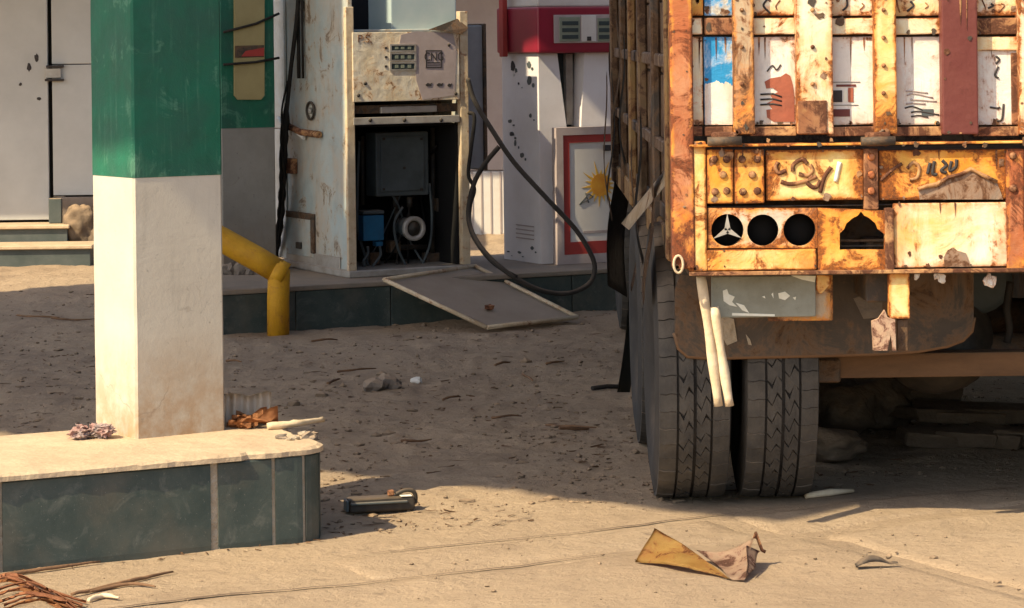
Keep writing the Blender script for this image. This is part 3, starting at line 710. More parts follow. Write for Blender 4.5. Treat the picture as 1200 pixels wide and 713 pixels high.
# column of the second island with a yellow notice
rc = G(322, 322, H2)
PC2 = Plane((rc.x, rc.y+.25), R(28))
a_r = PC2.hit(323, 200)[0]
col2 = column(PC2, a_r-.37, 0, .37, H2, PC2.hit(300, 150)[1], HC-.03, 'square column, green over white toned down as shade, with a yellow notice, behind the dispenser', 'shaded_plaster')
nb_ = build('notice_board', MB().pprism(PC2, [(275, -60), (310, -60), (310, 112), (306, 117), (279, 117), (275, 112)], -.02, -.002), plain('faded_yellow', (.36, .29, .13), (.29, .23, .10), 5, .7, .2, 40, .002), col2)
build('notice_stripe', MB().pprism(PC2, [(275.5, 54), (309.5, 53), (309.5, 67), (275.5, 68)], -.024, -.0205), M['under'], nb_)
build('notice_stripe', MB().pprism(PC2, [(288, 60), (309.5, 56), (309.5, 66), (283, 66.5)], -.027, -.0243), M['board_red'], nb_)
for y0, y1 in ((38, 16), (76, 68)):
    build('tie_wire', MB().tube([PC2.P(262, y0, -.03), PC2.P(300, (y0+y1)/2+1, -.035), PC2.P(327, y1, -.02)], .009, 6), M['black_rubber'], col2)
# rubble at the column foot
for k in range(4):
    pp = G(270+12*k, 322, H2); build('plaster_lump', MB().lump(pp+Vector((0, 0, .03)), (.05, .04, .05+.02*(k % 2)), 2, .6, 3, k+20), M['rock'], None, 'lumps of fallen plaster at the foot of the far column', 'rubble', 'plaster lumps by the far column')

# yellow pipe guard
gz = [G(326, 389), None]
Yg = gz[0].y
t = thing('pipe_guard', gz[0], 'bent yellow pipe crash guard standing before the second island', 'guard')
Yg2 = Yg+.05
pth = [Vector((gz[0].x, Yg, -.03)), U(326, 350, Yg), U(327, 322, Yg)]+[U(324, 314, Yg), U(314, 306, Yg)]+[U(262, 279, Yg2), U(228, 262, Yg2), U(216, 262, Yg2), U(210, 272, Yg2), Vector((U(209, 300, Yg2).x, Yg2, -.03))]
build('bent_pipe', MB().tube(pth[:3]+[U(327, 316, Yg)], .066, 18), M['yellow_pipe'], t)
build('bent_pipe', MB().tube([U(329, 320, Yg), U(300, 303, Yg), U(262, 282, Yg2), U(232, 266, Yg2), U(218, 266, Yg2), U(211, 278, Yg2), pth[-1]], .074, 18), M['yellow_pipe'], t)
build('weld_collar', MB().tube([U(334, 323, Yg), U(321, 316, Yg)],   .076, 18), M['yellow_pipe'], t)

# red and white pump: corner at px 632
QO = G(634, 310, H2); QF = Plane(QO, TH); QS = Plane(QO, TH+R(90))
WQ = .80; DQ = max(.35, min(.7, QS.hit(591, 300)[0])); zq = lambda py: QF.hit(640, py)[1]; QM = QF.mat()
pump = thing('fuel_pump', QF.w(WQ/2, DQ/2, H2), 'white fuel pump with dark red head and small displays, tapered body', 'fuel pump')
z0, z1, z2 = H2+.001, zq(63), zq(8)
# body: left pillar tapering, right pillar, dark gap
wl = QF.hit(653, 63)[0]; wl2 = QF.hit(664, 150)[0]
build('body_pillar', MB().prism([(0, z0), (wl2+.02, z0), (wl2, zq(150)), (wl, z1), (0, z1)], 0, DQ, QM), M['pump_white'], pump)
r0 = QF.hit(685, 63)[0]; r1 = QF.hit(681, 148)[0]
build('body_pillar', MB().prism([(r1, zq(150)), (WQ, zq(150)), (WQ, z1), (r0, z1)], 0, DQ, QM), M['pump_white'], pump)
build('body_base', MB().box(wl2+.021, .0, z0, WQ, DQ, zq(151), QM, .004), M['pump_white'], pump)
build('gap_liner', MB().box(wl-.01, .14, zq(151)+.001, r0+.02, .2, z1-.001, QM, .002), M['pump_dark'], pump)
build('gap_strip', MB().box(QF.hit(672, 100)[0], .10, zq(148), QF.hit(680, 100)[0], .139, z1-.004, QM, .002), M['steel_bar'], pump)
hd = build('head', MB().box(-.03, -.05, z1+.001, WQ+.02, DQ+.02, z2, QM, .02, 3), M['red_paint'], pump)
build('head_top', MB().box(.0, .0, z2+.001, WQ-.1, DQ-.05, z2+.28, QM, .01, 2), M['white_wall'], hd)
qd = lambda x, y: QF.hit(x, y, -.052)
def qbox(name, x0, y0, x1, y1, b0, b1, mat, par):
    a0, zz0 = qd(x0, y1); a1, zz1 = qd(x1, y0); return build(name, MB().box(a0, b0, zz0, a1, b1, zz1, QM, .003), mat, par)
qbox('display_panel', 649, 17, 730, 51, -.056, -.0505, M['board_frame'], hd)
d1 = qbox('display', 655, 20, 679, 49, -.060, -.0562, M['display'], hd); qbox('display', 681, 18, 698, 49, -.061, -.0562, M['board_white'], hd); qbox('display', 700, 21, 728, 49, -.060, -.0562, M['display'], hd)
for y in (25, 33, 41):
    qbox('readout', 658, y, 677, y+5, -.063, -.0602, M['pump_dark'], hd); qbox('readout', 701, y, 714, y+5, -.063, -.0602, M['pump_dark'], hd)
qbox('button', 687, 43, 692, 48, -.065, -.0612, M['ink'], hd)
build('edge_post', MB().box(-.07, DQ-.16, z1-.02, -.035, DQ-.10, z2+.3, QM, .004), M['board_red'], pump)
# decals on the flank (marks of a worn flower and lettering)
def flank(name, px, py, rx, ry, seed, mat=M['ink']):
    a, z = QS.hit(px, py); pts = []
    for k in range(14):
        t_ = k*2*math.pi/14; d = 1+.45*mnoise.noise(Vector((math.cos(t_)*1.5, math.sin(t_)*1.5, seed*2.3)))
        pts.append((a+rx*d*math.cos(t_), z+ry*d*math.sin(t_)))
    m = MB().prism(pts, .001, .003, QS.mat()); return build(name, m, mat, pump)
for k, (x, y, rx, ry) in enumerate(((601, 78, .06, .05), (620, 76, .05, .035), (621, 95, .06, .05), (608, 98, .02, .015), (622, 136, .03, .025), (598, 142, .05, .02), (600, 157, .06, .025), (612, 182, .05, .03), (604, 168, .03, .03), (596, 295, .04, .008), (609, 296, .05, .012), (624, 291, .04, .02))):
    flank('decal', x, y, rx*.55, ry*.6, k, M['ink' if k % 3 == 0 else 'encl'])
    flank('decal', x+4, y+5, rx*.28, ry*.3, k+30, M['encl'])
flank('decal_center', 602, 88, .012, .01, 3, M['board_white'])
for k in range(4): 
    a, z = QS.hit(626, 266+5*k); a2, _ = QS.hit(605, 266+5*k); build('printed_line', MB().box(a, .001, z-.004, a2, .003, z+.004, QS.mat(), 0), M['board_frame'], pump)

# framed board with a painted sun leaning on the pump
QB = Plane(QF.w(0, -.10, 0), TH)
bd = thing('framed_board', QB.w(.35, 0, H2), 'white board in a red frame painted with a yellow sun, leaning on the red pump', 'board')
bz0 = H2+.002
L0 = QB.hit(651, 230)[0]; zt = QB.hit(651, 150)[1]; BW = .62
build('outer_frame', MB().prism([(L0, bz0), (L0+BW, bz0), (L0+BW, zt), (L0, zt)], -.02, .04, QB.mat(), [[(L0+.05, bz0+.06), (L0+BW-.05, bz0+.06), (L0+BW-.05, zt-.05), (L0+.05, zt-.05)]]), M['board_frame'], bd)
build('red_border', MB().prism([(L0+.051, bz0+.061), (L0+BW-.051, bz0+.061), (L0+BW-.051, zt-.051), (L0+.051, zt-.051)], -.012, .02, QB.mat(), [[(L0+.10, bz0+.14), (L0+BW-.10, bz0+.14), (L0+BW-.10, zt-.10), (L0+.10, zt-.10)]]), M['board_red'], bd)
face = build('face', MB().prism([(L0+.101, bz0+.141), (L0+BW-.101, bz0+.141), (L0+BW-.101, zt-.101), (L0+.101, zt-.101)], -.004, .018, QB.mat()), M['board_white'], bd)
sa, sz = QB.hit(703, 217); SR = .070
build('sun_disc', MB().prism([(sa+SR*math.cos(k*math.pi/14), sz+SR*1.05*math.sin(k*math.pi/14)) for k in range(28)], -.008, -.0045, QB.mat()), M['sun_orange'], face)
for k in range(18):
    t_ = 2*math.pi*k/18+.1; r1_, r2_, w_ = SR*.98, SR*(2.15 if k % 2 else 1.6)*(1+.1*math.sin(k*2.7)), .14
    build('sun_ray', MB().prism([(sa+r1_*math.cos(t_-w_), sz+r1_*math.sin(t_-w_)), (sa+r2_*math.cos(t_), sz+r2_*math.sin(t_)), (sa+r1_*math.cos(t_+w_), sz+r1_*math.sin(t_+w_))], -.007, -.0045, QB.mat()), M['sun_yellow'], face)
for (xa, ya), (xb, yb) in (((679, 240), (690, 227)), ((690, 227), (695, 231)), ((695, 231), (679, 240)), ((686, 226), (690, 238))):
    build('painted_stroke', MB().tube([QB.P(xa, ya, -.007), QB.P(xb, yb, -.007)], .0035, 6), M['encl'], face)
build('caption_strip', MB().pbox(QB, 684, 269, 722, 274, -.0075, -.0045, .0005), M['board_frame'], face)
build('clip', MB().pbox(QB, 708, 170, 716, 177, -.02, -.0045, .002), M['ink'], bd)

# grey box hung on the right flank of the dispenser
cp = Plane(PF.w(W1, .30, 0), TH)
hb = build('hung_box', MB().box(.002, .0, cp.hit(560, 198)[1], cp.hit(566, 100)[0], .30, cp.hit(560, 30)[1], cp.mat(), .008, 2), plain('cabinet_grey', (.34, .33, .31), (.26, .25, .23), 4, .6), disp)
build('box_edge', MB().box(cp.hit(566, 100)[0]+.001, -.015, cp.hit(560, 200)[1], cp.hit(569.5, 100)[0], .31, cp.hit(560, 28)[1], cp.mat(), .004), M['under'], hb)

# ------------------------------------------------------------------ station building behind
YB, YD = 24.0, 22.2
bl_ = thing('station_building', (-1, YB+1, 0), 'pale station building with grey metal doors, porch slab and dark steps behind the pumps', 'building')
PW = Plane((0, YB), 0); PD = Plane((0, YD), 0)
build('wall', MB().box(-2.6, YB, .55, 14, YB+.3, 3.6, None, .01), M['grey_wall'], bl_)
build('wall', MB().box(-2.6, YB-.02, -.05, 14, YB+.3, .545, None, .01), M['white_wall'], bl_)
build('wall', MB().box(-14, YD+.06, -.05, -2.62, YD+.5, 3.6, None, .01), M['grey_wall'], bl_)
build('porch_slab', MB().box(-14, YD-2.65/math.tan(SUN_EL)*math.sin(SUN_AZ), 2.95, -2.62, YD+.5, 3.12, None, .01), M['white_wall'], bl_)
build('porch_slab', MB().box(-2.6, YB-2.5/math.tan(SUN_EL)*math.sin(SUN_AZ), 2.95, 14, YB+.3, 3.12, None, .01), M['white_wall'], bl_)
dzb = PD.hit(30, 258)[1]
a0, a1, a2, a3 = PD.hit(-60, 100)[0], PD.hit(56, 100)[0], PD.hit(61, 100)[0], PD.hit(170, 100)[0]
dl = build('door', MB().box(a0, YD, dzb, a1, YD+.05, 2.5, None, .006, 2), M['grey_door'], bl_)
dr = build('door', MB().box(a2, YD, PD.hit(90, 229)[1], a3, YD+.05, PD.hit(90, 76)[1], None, .006, 2), M['grey_door'], bl_)
build('door_panel', MB().box(a2, YD, PD.hit(90, 75)[1], a3, YD+.05, 2.5, None, .006, 2), M['grey_door'], bl_)
build('dark_door_backing', MB().box(a0-.1, YD+.052, dzb-.1, a3+.1, YD+.058, 2.7, None, 0), M['dark'], bl_)  # black sheet behind the leaves, puts shade into the door gap
build('threshold', MB().box(a2, YD-.02, dzb-.02, PD.hit(76, 240)[0], YD+.05, PD.hit(90, 230)[1], None, .004), M['dark_step'], bl_)
for x, y, w, h in ((34, 79, .03, .05), (43, 68, .03, .05), (46, 116, .03, .02), (24, 99, .02, .02)):
    a, z = PD.hit(x, y); build('door_mark', MB().lump((a, YD-.001, z), (w*.6, .004, h*.65), 2, .5, 3, x), M['ink'], dl)
a, z = PD.hit(62, 86)
hs = build('hasp', MB().box(a-.06, YD-.03, z-.04, a+.07, YD-.001, z+.04, None, .005), M['steel_bar'], dl)
build('hasp_bar', MB().box(a-.05, YD-.045, z+.045, a+.09, YD-.001, z+.065, None, .004), M['ink'], hs); build('hasp_bar', MB().box(a-.06, YD-.045, z-.065, a+.09, YD-.001, z-.045, None, .004), M['ink'], hs)
# steps
s1t = PD.hit(40, 264, -.35)[1]; e1 = PD.hit(79, 280, -.35)[0]
st = build('step', MB().box(-14, YD-.35, .0, e1, YD-.001, s1t-.03, None, .004), M['dark_step'], bl_); build('tread', MB().box(-14, YD-.38, s1t-.03, e1+.02, YD-.002, s1t, None, .006), M['cement'], st)
s2t = PD.hit(40, 288, -.8)[1]; e2 = PD.hit(106, 300, -.8)[0]
st = build('step', MB().box(-14, YD-.8, -.05, e2, YD-.351, s2t-.03, None, .004), M['dark_step'], bl_); build('tread', MB().box(-14, YD-.83, s2t-.03, e2+.02, YD-.386, s2t, None, .006), M['cement'], st)
build('step_post', MB().box(PD.hit(62, 250)[0], YD-.2, s1t+.001, PD.hit(77, 250)[0], YD-.15, PD.hit(62, 231)[1], None, .006), M['dark_step'], bl_)
# clutter by the steps
build('plinth', MB().box(PD.hit(66, 240)[0], YD-.03, -.04, -2.62, YD+.05, PD.hit(90, 231)[1], None, .006), plain('stained_plinth', (.26, .20, .15), (.17, .125, .09), 6, .9, .5, 40, .005), bl_)
for k, (px, py, r, lb_) in enumerate(((93, 268, .15, 'slumped brown sack propped between the building steps and the column'), (112, 283, .12, 'lower brown sack lying beside the yellow pipe stub'))):
    q_ = U(px, py, YD-.22)
    build('bundle', MB().lump((q_.x, q_.y, max(q_.z, r*.8)), (r*.95, r*.8, r*1.35), 4, .28, 3, k+41, None, True).jitter(.012, 12), M['clod'], None, lb_, 'sack')
p = G(110, 300)
build('yellow_stub', MB().tube(spline([Vector((p.x+.06, p.y+.2, -.02)), U(118, 285, p.y+.2), U(116, 268, p.y+.2), U(111, 255, p.y+.15), U(105, 262, p.y+.05)], 6), .045, 12), M['yellow_pipe'], None, 'short bent yellow pipe stub beside the steps of the building', 'pipe')
m = MB(); A, B = G(-20, 304), G(86, 306)
m.grid(lambda u, v: A.lerp(B, u)+Vector((0, .28*v, .012+.10*math.sin(math.pi*u)*(1-.35*v))), 14, 4); m.solidify(.006)
build('curled_sheet', m, M['steel_bar'], None, 'curled grey metal sheet lying in front of the dark steps', 'metal sheet')
for k in range(4):
    x0 = G(555+11*k, 262).x if False else PW.hit(553+11*k, 250)[0]
    build('dado_batten', MB().box(x0, YB-.028, .0, x0+.012, YB-.021, .545, None, 0), M['grey_wall'], bl_)

# ------------------------------------------------------------------ canopy overhead (out of frame; a gap and a notch shaped to let sun through)
TE = math.tan(SUN_EL); SH = HC/TE; SDX, SDY = math.cos(SUN_AZ), math.sin(SUN_AZ)
can = thing('station_canopy', (-4, 10, HC), 'grey sheet canopy roof over the pumps with a gap and a notch shaped to admit sun', 'canopy')
def uv(u, v): return (u*SDY+v*SDX, -u*SDX+v*SDY)
def SC(P): return (P[0]*SDY-P[1]*SDX, P[0]*SDX+P[1]*SDY+P[2]/TE)     # lateral place, and where the sun ray meets the ground
(eu1, ew1), (eu2, ew2) = SC(G(400, 553)), SC(G(748, 593))
def edge(u): return ew2+(ew1-ew2)/(eu1-eu2)*(u-eu2)      # where the shade starts on the ground
def sheet(u0, u1, v0a, v0b, v1a, v1b, k):
    m = MB(); z = HC+(.012 if k % 2 else 0)
    q = [(u0, v0a-SH), (u1, v0b-SH), (u1, v1b-SH), (u0, v1a-SH)]
    lo = [m.bm.verts.new(uv(*c)+(z,)) for c in q]; hi = [m.bm.verts.new(uv(*c)+(z+.01,)) for c in q]
    m.bm.faces.new(lo[::-1]); m.bm.faces.new(hi)
    for i in range(4): m.bm.faces.new([lo[i], lo[(i+1) % 4], hi[(i+1) % 4], hi[i]])
    build('roof_sheet', m, M['roof_sheet'], can)
VE = 14.4
hL, hR = SC(PF.w(-.03, -.03, 1.30)), SC(PF.w(W1+.02, -.03, 1.20))  # gap outline fitted so sun reaches the dispenser head
hu0, hu1 = min(hL[0], hR[0])-.12, max(hL[0], hR[0])+.06
hsl = (hR[1]-hL[1])/(hR[0]-hL[0]) if abs(hR[0]-hL[0]) > .05 else 0
hw = lambda u: hL[1]-.22+hsl*(u-hL[0])
hw1 = max(SC(PF.w(0, 0, 2.1))[1], SC(PF.w(W1, 0, 2.1))[1])+.25
cs = [SC(PC1.w(0, b, 1.35)) for b in (0, CW)]
nu0, nu1 = min(c[0] for c in cs)-.06, max(c[0] for c in cs)+.05; nw = sum(c[1] for c in cs)/2  # notch shaped to keep sun on the front column
UMAX = SC((PT_XL, 9.4, 0))[0]-.02
brk = [-17.3]
for a, b in ((hu0, hu1), (nu0, nu1), (UMAX, UMAX)):
    n_ = max(1, round((a-brk[-1])/.9)); st_ = (a-brk[-1])/n_
    for q_ in range(1, n_+1): brk.append(brk[-1]+st_)
    if b > a: brk.append(b)
for k, (u0, u1) in enumerate(zip(brk, brk[1:])):
    if abs(u1-hu1) < 1e-6:
        sheet(u0, u1, edge(u0), edge(u1), hw(u0), hw(u1), k); sheet(u0, u1, hw1, hw1, VE, VE, k)
    elif abs(u1-nu1) < 1e-6: sheet(u0, u1, nw, nw, VE, VE, k)
    else: sheet(u0-(.01 if k % 2 else 0), u1+(.01 if k % 2 else 0), edge(u0), edge(u1), VE, VE, k)
for v in (2.3, 3.9, 7.2):
    m = MB(); a, b = uv(-17.2, v), uv(UMAX-.1, v); m.tube([a+(HC+.09,), b+(HC+.09,)], .05, 6); build('purlin', m, M['under'], can)

# ------------------------------------------------------------------ truck
YT = 9.4; PT = Plane((0, YT), 0); sT = FPX/YT
XL = PT.hit(788, 300)[0]; XC = 1.70; XR = 2*XC-XL
ZB = PT.hit(900, 319)[1]; ZTOP = 3.25; YF = 15.3
truck = thing('cargo_truck', (XC, 12.5, 0), 'parked cargo truck with rusted orange tail, painted tailgate and dual rear tyres', 'truck')
PIECES = []
def tp(name, x0, y0, x1, y1, b0, b1, mat, par=truck, bev=.005, seg=2, jit=.0015):
    m = MB().pbox(PT, x0, y0, x1, y1, b0, b1, bev, seg)
    if jit: m.jitter(jit, 7)
    o = build(name, m, M[mat] if isinstance(mat, str) else mat, par)
    PIECES.append((name, x0, y0, x1, y1, b0, o, par)); return o
def bolt_at(px, py, b, par, r=.012, mat='brownrust'):
    a, z = PT.hit(px, py, b)
    return build('bolt', MB().lathe([(0, .0001), (0, r), (.007, r*.85), (.009, r*.5), (.010, .0001)], PT.mat() @ Matrix.Translation((a, b, z)) @ Matrix.Rotation(R(-90), 4, 'Z'), 8), M[mat], par)
TOPY = -430
# tailgate: backing sheet and panels between posts
tg = tp('tailgate', 808, TOPY, 1560, 160, .075, .095, 'under', jit=0)
cols_ = [(808, 823, 'cream'), (825.5, 859, 'blue'), (879.5, 933, 'tpanel'), (971, 1025, 'tpanel'), (1046, 1104, 'tpanel'), (1141, 1194, 'tpanel'), (1216, 1268, 'tpanel'), (1300, 1352, 'tpanel')]
for x0, x1, mt_ in cols_:
    up = 'orange2' if mt_ == 'cream' else ('blue' if mt_ == 'blue' else 'cream')
    lp = tp('tailgate_panel', x0, 43, x1, 147, .045, .074, mt_, tg)
    tp('tailgate_panel', x0, -80, x1, 19, .045, .074, up, tg); tp('tailgate_panel', x0, -205, x1, -84, .045, .074, mt_, tg); tp('tailgate_panel', x0, TOPY, x1, -210, .045, .074, up, tg)
    tp('cross_rail', x0, 21, x1, 41, .030, .074, 'cream' if x0 not in (1141, 825.5) else 'brownrust', tg, .006)
    tp('bottom_strip', x0, 148.5, x1, 160, .025, .074, 'brownrust', tg, .004)
    if mt_ == 'blue':
        fl = [(826, 146.5), (858.5, 146.5)]+[(858.5-32.5*q_/26, 98+6*mnoise.noise(Vector((q_*.17, 1.7, 0)))+2.5*mnoise.noise(Vector((q_*.7, 4.1, 0)))+1.5*mnoise.noise(Vector((q_*2.3, 4.1, 0)))) for q_ in range(27)]
        build('flaked_paint', MB().pprism(PT, fl, .0425, .0445), M['tpanel'], lp)
    if x0 == 879.5:
        build('painted_patch', MB().pprism(PT, [(896, 96), (903, 92), (915, 90), (921, 86), (926, 89), (929, 100), (931, 118), (931, 143), (907, 143), (899, 138), (898, 129), (905, 128), (899, 121), (906, 118), (903, 112), (912, 108), (905, 103), (898, 104)], .0425, .0445), M['patch'], lp)
        for k in range(3): build('painted_stroke', MB().tube([PT.P(891, 111+6*k, .044), PT.P(906, 110+6*k, .043), PT.P(916, 114+5*k, .044)], .0035, 6), M['ink'], lp)
        build('painted_stroke', MB().tube(spline([PT.P(899, 84, .044), PT.P(905, 77, .0435), PT.P(910, 82, .0435), PT.P(915, 76, .044)], 5), .003, 6), M['ink'], lp)
    if x0 == 971:
        for (xa, ya, xb, yb, mm) in ((976, 106, 987, 120, 'ink'), (989, 106, 993, 119, 'white_flake'), (994, 103, 1000, 120, 'patch'), (974, 123, 1006, 124, 'ink'), (975, 128, 996, 137, 'maroon'), (975, 96, 1008, 97, 'ink'), (980, 99, 1003, 102, 'maroon')):
            tp('painted_mark', xa, ya, xb, yb, .0425, .0446, mm, lp, .0003, 1, 0)
    if x0 == 1046:
        for k in range(7):
            xa, ya = 1060+random.random()*8, 107+5*k; build('painted_stroke', MB().tube(spline([PT.P(xa, ya, .044), PT.P(xa+9, ya-3+random.random()*4, .0435), PT.P(xa+16+random.random()*18, ya+random.random()*3, .044)], 4), .003, 6), M['ink' if k > 3 else 'board_frame'], lp)
        tp('painted_mark', 1080, 128, 1094, 136, .0425, .0446, 'encl', lp, .0003, 1, 0)
    if x0 == 1141:
        tp('panel_frame', 1186, 62, 1194, 147, .030, .0446, 'brownrust', lp); tp('panel_frame', 1141, 43, 1194, 60, .034, .0446, 'cream', lp)
        for q_ in ([(1167, 66), (1171, 70), (1167, 75)], [(1170, 78), (1166, 88), (1170, 92)], [(1176, 122), (1174, 140), (1168, 142)], [(1160, 126), (1168, 127), (1172, 126)]):
            build('painted_stroke', MB().tube(spline([PT.P(x, y, .044) for x, y in q_], 5), .004, 6), M['ink'], lp)
    # lettering strokes on the top panels
    if x0 > 860:
        for k in range(3):
            xa = x0+6+k*14+random.uniform(-3, 5); build('painted_stroke', MB().tube(spline([PT.P(xa, random.uniform(-4, 5), .0445), PT.P(xa+random.uniform(-6, 6), 7, .044), PT.P(xa+random.uniform(-5, 5), random.uniform(9, 16), .0445)], 5), .0025+.0015*(k % 2), 6), M['ink' if k % 2 else 'brownrust'], tg)
for x0, x1, mt_, b0, nb2 in ((860.5, 878, 'tangrey', -.005, 3), (934.5, 970, 'cream', -.012, 3), (1026, 1045, 'orange2', -.010, 4), (1105, 1140, 'maroon', -.015, 0), (1195.5, 1215, 'cream', -.01, 0), (1269, 1299, 'orange', -.01, 0), (1353, 1376, 'tangrey', -.01, 0)):
    p_ = tp('tailgate_post', x0, TOPY, x1, 158, b0, .074, mt_, tg, .006)
    for k in range(nb2): bolt_at((x0+x1)/2, 12+k*(130/max(1, nb2)), b0, p_, .008)
    if mt_ == 'cream' and x0 < 1000: tp('rust_shoe', x0+1, 118, x1-1, 157, b0-.005, b0-.0006, 'brownrust', p_, .003)
# corner post and frame
tp('corner_post', 788, TOPY, 806, 316, -.012, .09, 'redrust', bev=.010, seg=3)
tp('frame_upright', 807, 166, 827.5, 319, -.006, .06, 'orange2', bev=.008)
eye = PT.P(795, 310, -.02); build('eye_ring', MB().tube([eye+Vector((.016*math.cos(t*math.pi/8), 0, .030*math.sin(t*math.pi/8))) for t in range(16)], .005, 6, closed=True), M['tan_post'], truck)
# cross beam zone
tp('beam_top_rail', 808, 161, 1560, 173, -.022, .06, 'orange', bev=.006)
tp('beam_back', 828, 174, 1560, 316, .25, .27, 'under', jit=0)
tp('beam_floor', 808, 315.5, 1560, 318, .02, .25, 'under', jit=0)
for x0, x1, mt_, by in ((829, 859.5, 'orange', 1), (861.5, 895.5, 'orange', 1)):
    p_ = tp('bracket_plate', x0, 175, x1, 239, -.004, .04, mt_, bev=.006)
    for px, py in ((x0+8, 187), (x1-8, 187), (x0+9, 225), (x1-8, 224), ((x0+x1)/2+3, 205)): bolt_at(px, py, -.004, p_, .014)
p1 = tp('script_panel', 898, 175, 1011.5, 236, .008, .04, 'orange2', bev=.006, jit=.003)
for q_ in ([(912, 190), (909, 197), (913, 203), (921, 200)], [(929, 201), (930, 193), (940, 187), (946, 192)], [(915, 213), (926, 216), (942, 213), (957, 207)], [(961, 226), (966, 208), (974, 196)], [(984, 190), (979, 213)], [(936, 204), (946, 206), (952, 200), (949, 193)], [(962, 212), (955, 220), (946, 214), (952, 206)]):
    build('script_stroke', MB().tube(spline([PT.P(x, y, .008) for x, y in q_], 6), .0075, 8), M['brownrust' if q_[0][0] != 984 else 'white_flake'], p1)
p_ = tp('beam_post', 1013, 174.5, 1029, 246, -.004, .05, 'brownrust')
for py in (184, 205, 224): bolt_at(1021, py, -.004, p_, .014, 'redrust')
p2 = tp('script_panel', 1030.5, 175, 1179, 235, .008, .04, 'orange', bev=.006, jit=.003)
build('torn_edge', MB().pprism(PT, [(1076, 222), (1086, 218), (1098, 217), (1112, 208), (1126, 204), (1138, 198), (1144, 201), (1155, 207), (1168, 213), (1176, 234), (1078, 234)], .003, .0075), M['torn'], p2)
build('torn_lip', MB().tube([PT.P(x_, y_, .0) for x_, y_ in ((1076, 222), (1086, 218), (1098, 217), (1112, 208), (1126, 204), (1138, 198), (1144, 201), (1155, 207), (1168, 213))], .008, 6).jitter(.006, 30), M['brownrust'], p2)
for q_ in ([(1090, 191), (1087, 204)], [(1095, 189), (1093, 203), (1098, 205)], [(1104, 188), (1109, 194), (1103, 200), (1109, 203)], [(1115, 189), (1113, 200), (1120, 196), (1121, 187)], [(1063, 198), (1070, 191), (1077, 196), (1075, 208), (1066, 211)], [(1032, 212), (1045, 200), (1057, 192)]):
    build('script_stroke', MB().tube(spline([PT.P(x, y, .008) for x, y in q_], 6), .006, 8), M['ink' if q_[0][0] > 1080 else 'brownrust'], p2)
p_ = tp('beam_post', 1180.5, 174.5, 1200, 316, -.004, .05, 'redrust')
for py in (183, 221): bolt_at(1187, py, -.004, p_, .014)
tp('script_panel', 1201.5, 175, 1545, 316, .008, .04, 'orange', bev=.006)
for x in (848, 1028, 1218): # hinges on the ledge
    h_ = tp('hinge', x-14, 155, x+16, 172, -.045, -.0225, 'brownrust', bev=.010)
    build('hinge_pin', MB().tube([PT.P(x-19, 166, -.04), PT.P(x+21, 165, -.04)], .016, 10), M['under'], h_)
tp('gap_strip', 829, 240, 1046, 243, .02, .06, 'under')
# lamp plate with three round holes
def circ(cx, cy, r, n=26): return [(cx+r*math.cos(2*math.pi*k/n), cy+r*math.sin(2*math.pi*k/n)) for k in range(n)]
lpz = build('lamp_plate', MB().pprism(PT, [(829.5, 244), (958, 244), (958, 291), (829.5, 291)], .004, .012, [circ(852.5, 270, 19), circ(894, 270, 18.5), circ(937, 269.5, 19)]), M['silver'], truck)
for cx_ in (852.5, 894, 937):
    build('lamp_bore', MB().lathe([(.0, .0575), (.0, .060), (.06, .060), (.06, .0575), (.0, .0575)], PT.mat() @ Matrix.Translation((PT.hit(cx_, 270, .012)[0], .0125, PT.hit(cx_, 270, .012)[1])) @ Matrix.Rotation(R(90), 4, 'Z'), 26), M['under'], lpz)
    build('lamp_back', MB().lathe([(.055, .0001), (.055, .0572), (.058, .0572), (.058, .0001)], PT.mat() @ Matrix.Translation((PT.hit(cx_, 270, .012)[0], .0125, PT.hit(cx_, 270, .012)[1])) @ Matrix.Rotation(R(90), 4, 'Z'), 26), M['dark'], lpz)
ec, ez = PT.hit(852.5, 270, .004); m = MB()
for k in range(3):
    t_ = math.pi/2+k*2*math.pi/3; rr = .056
    d = (math.cos(t_), math.sin(t_)); n_ = (-d[1], d[0])
    m.prism([(ec+n_[0]*.011, ez+n_[1]*.011), (ec+d[0]*rr, ez+d[1]*rr), (ec-n_[0]*.011, ez-n_[1]*.011)], -.002, .010, PT.mat())
build('star_emblem', m, M['steel_bar'], lpz)
tp('frame_rail', 828.5, 292, 957, 318, -.004, .05, 'orange2', bev=.006)
# panel with arched cut-out
arch = [(984, 293), (984, 274), (989, 269), (992, 262), (999, 256), (1005, 253), (1009, 248), (1013, 253), (1019, 256), (1026, 262), (1029, 269), (1037, 275), (1037, 293)]
build('arch_panel', MB().pprism(PT, [(958.5, 244), (1037.5, 247), (1037.5, 318), (958.5, 318)], .0, .02, [arch[:-1]+[(1036.5, 293)]]), M['orange'], truck)
for yy in (281, 287): tp('inner_slat', 984, yy, 1036, yy+3, .08, .10, 'under')
tp('seam_strip', 1038, 244, 1047.5, 319, -.008, .03, 'brownrust', jit=.003)
wp = tp('white_panel', 1048, 237, 1180, 314, .004, .03, 'tpanel_warm', bev=.006, jit=.003)
build('rust_patch', MB().pprism(PT, [(1107, 313), (1106, 302), (1110, 294), (1117, 290), (1122, 294), (1132, 297), (1138, 313)], .0005, .0035), M['torn'], wp)
tp('lower_lip', 808, 314.5, 1560, 319.5, -.016, .02, 'brownrust', bev=.002)
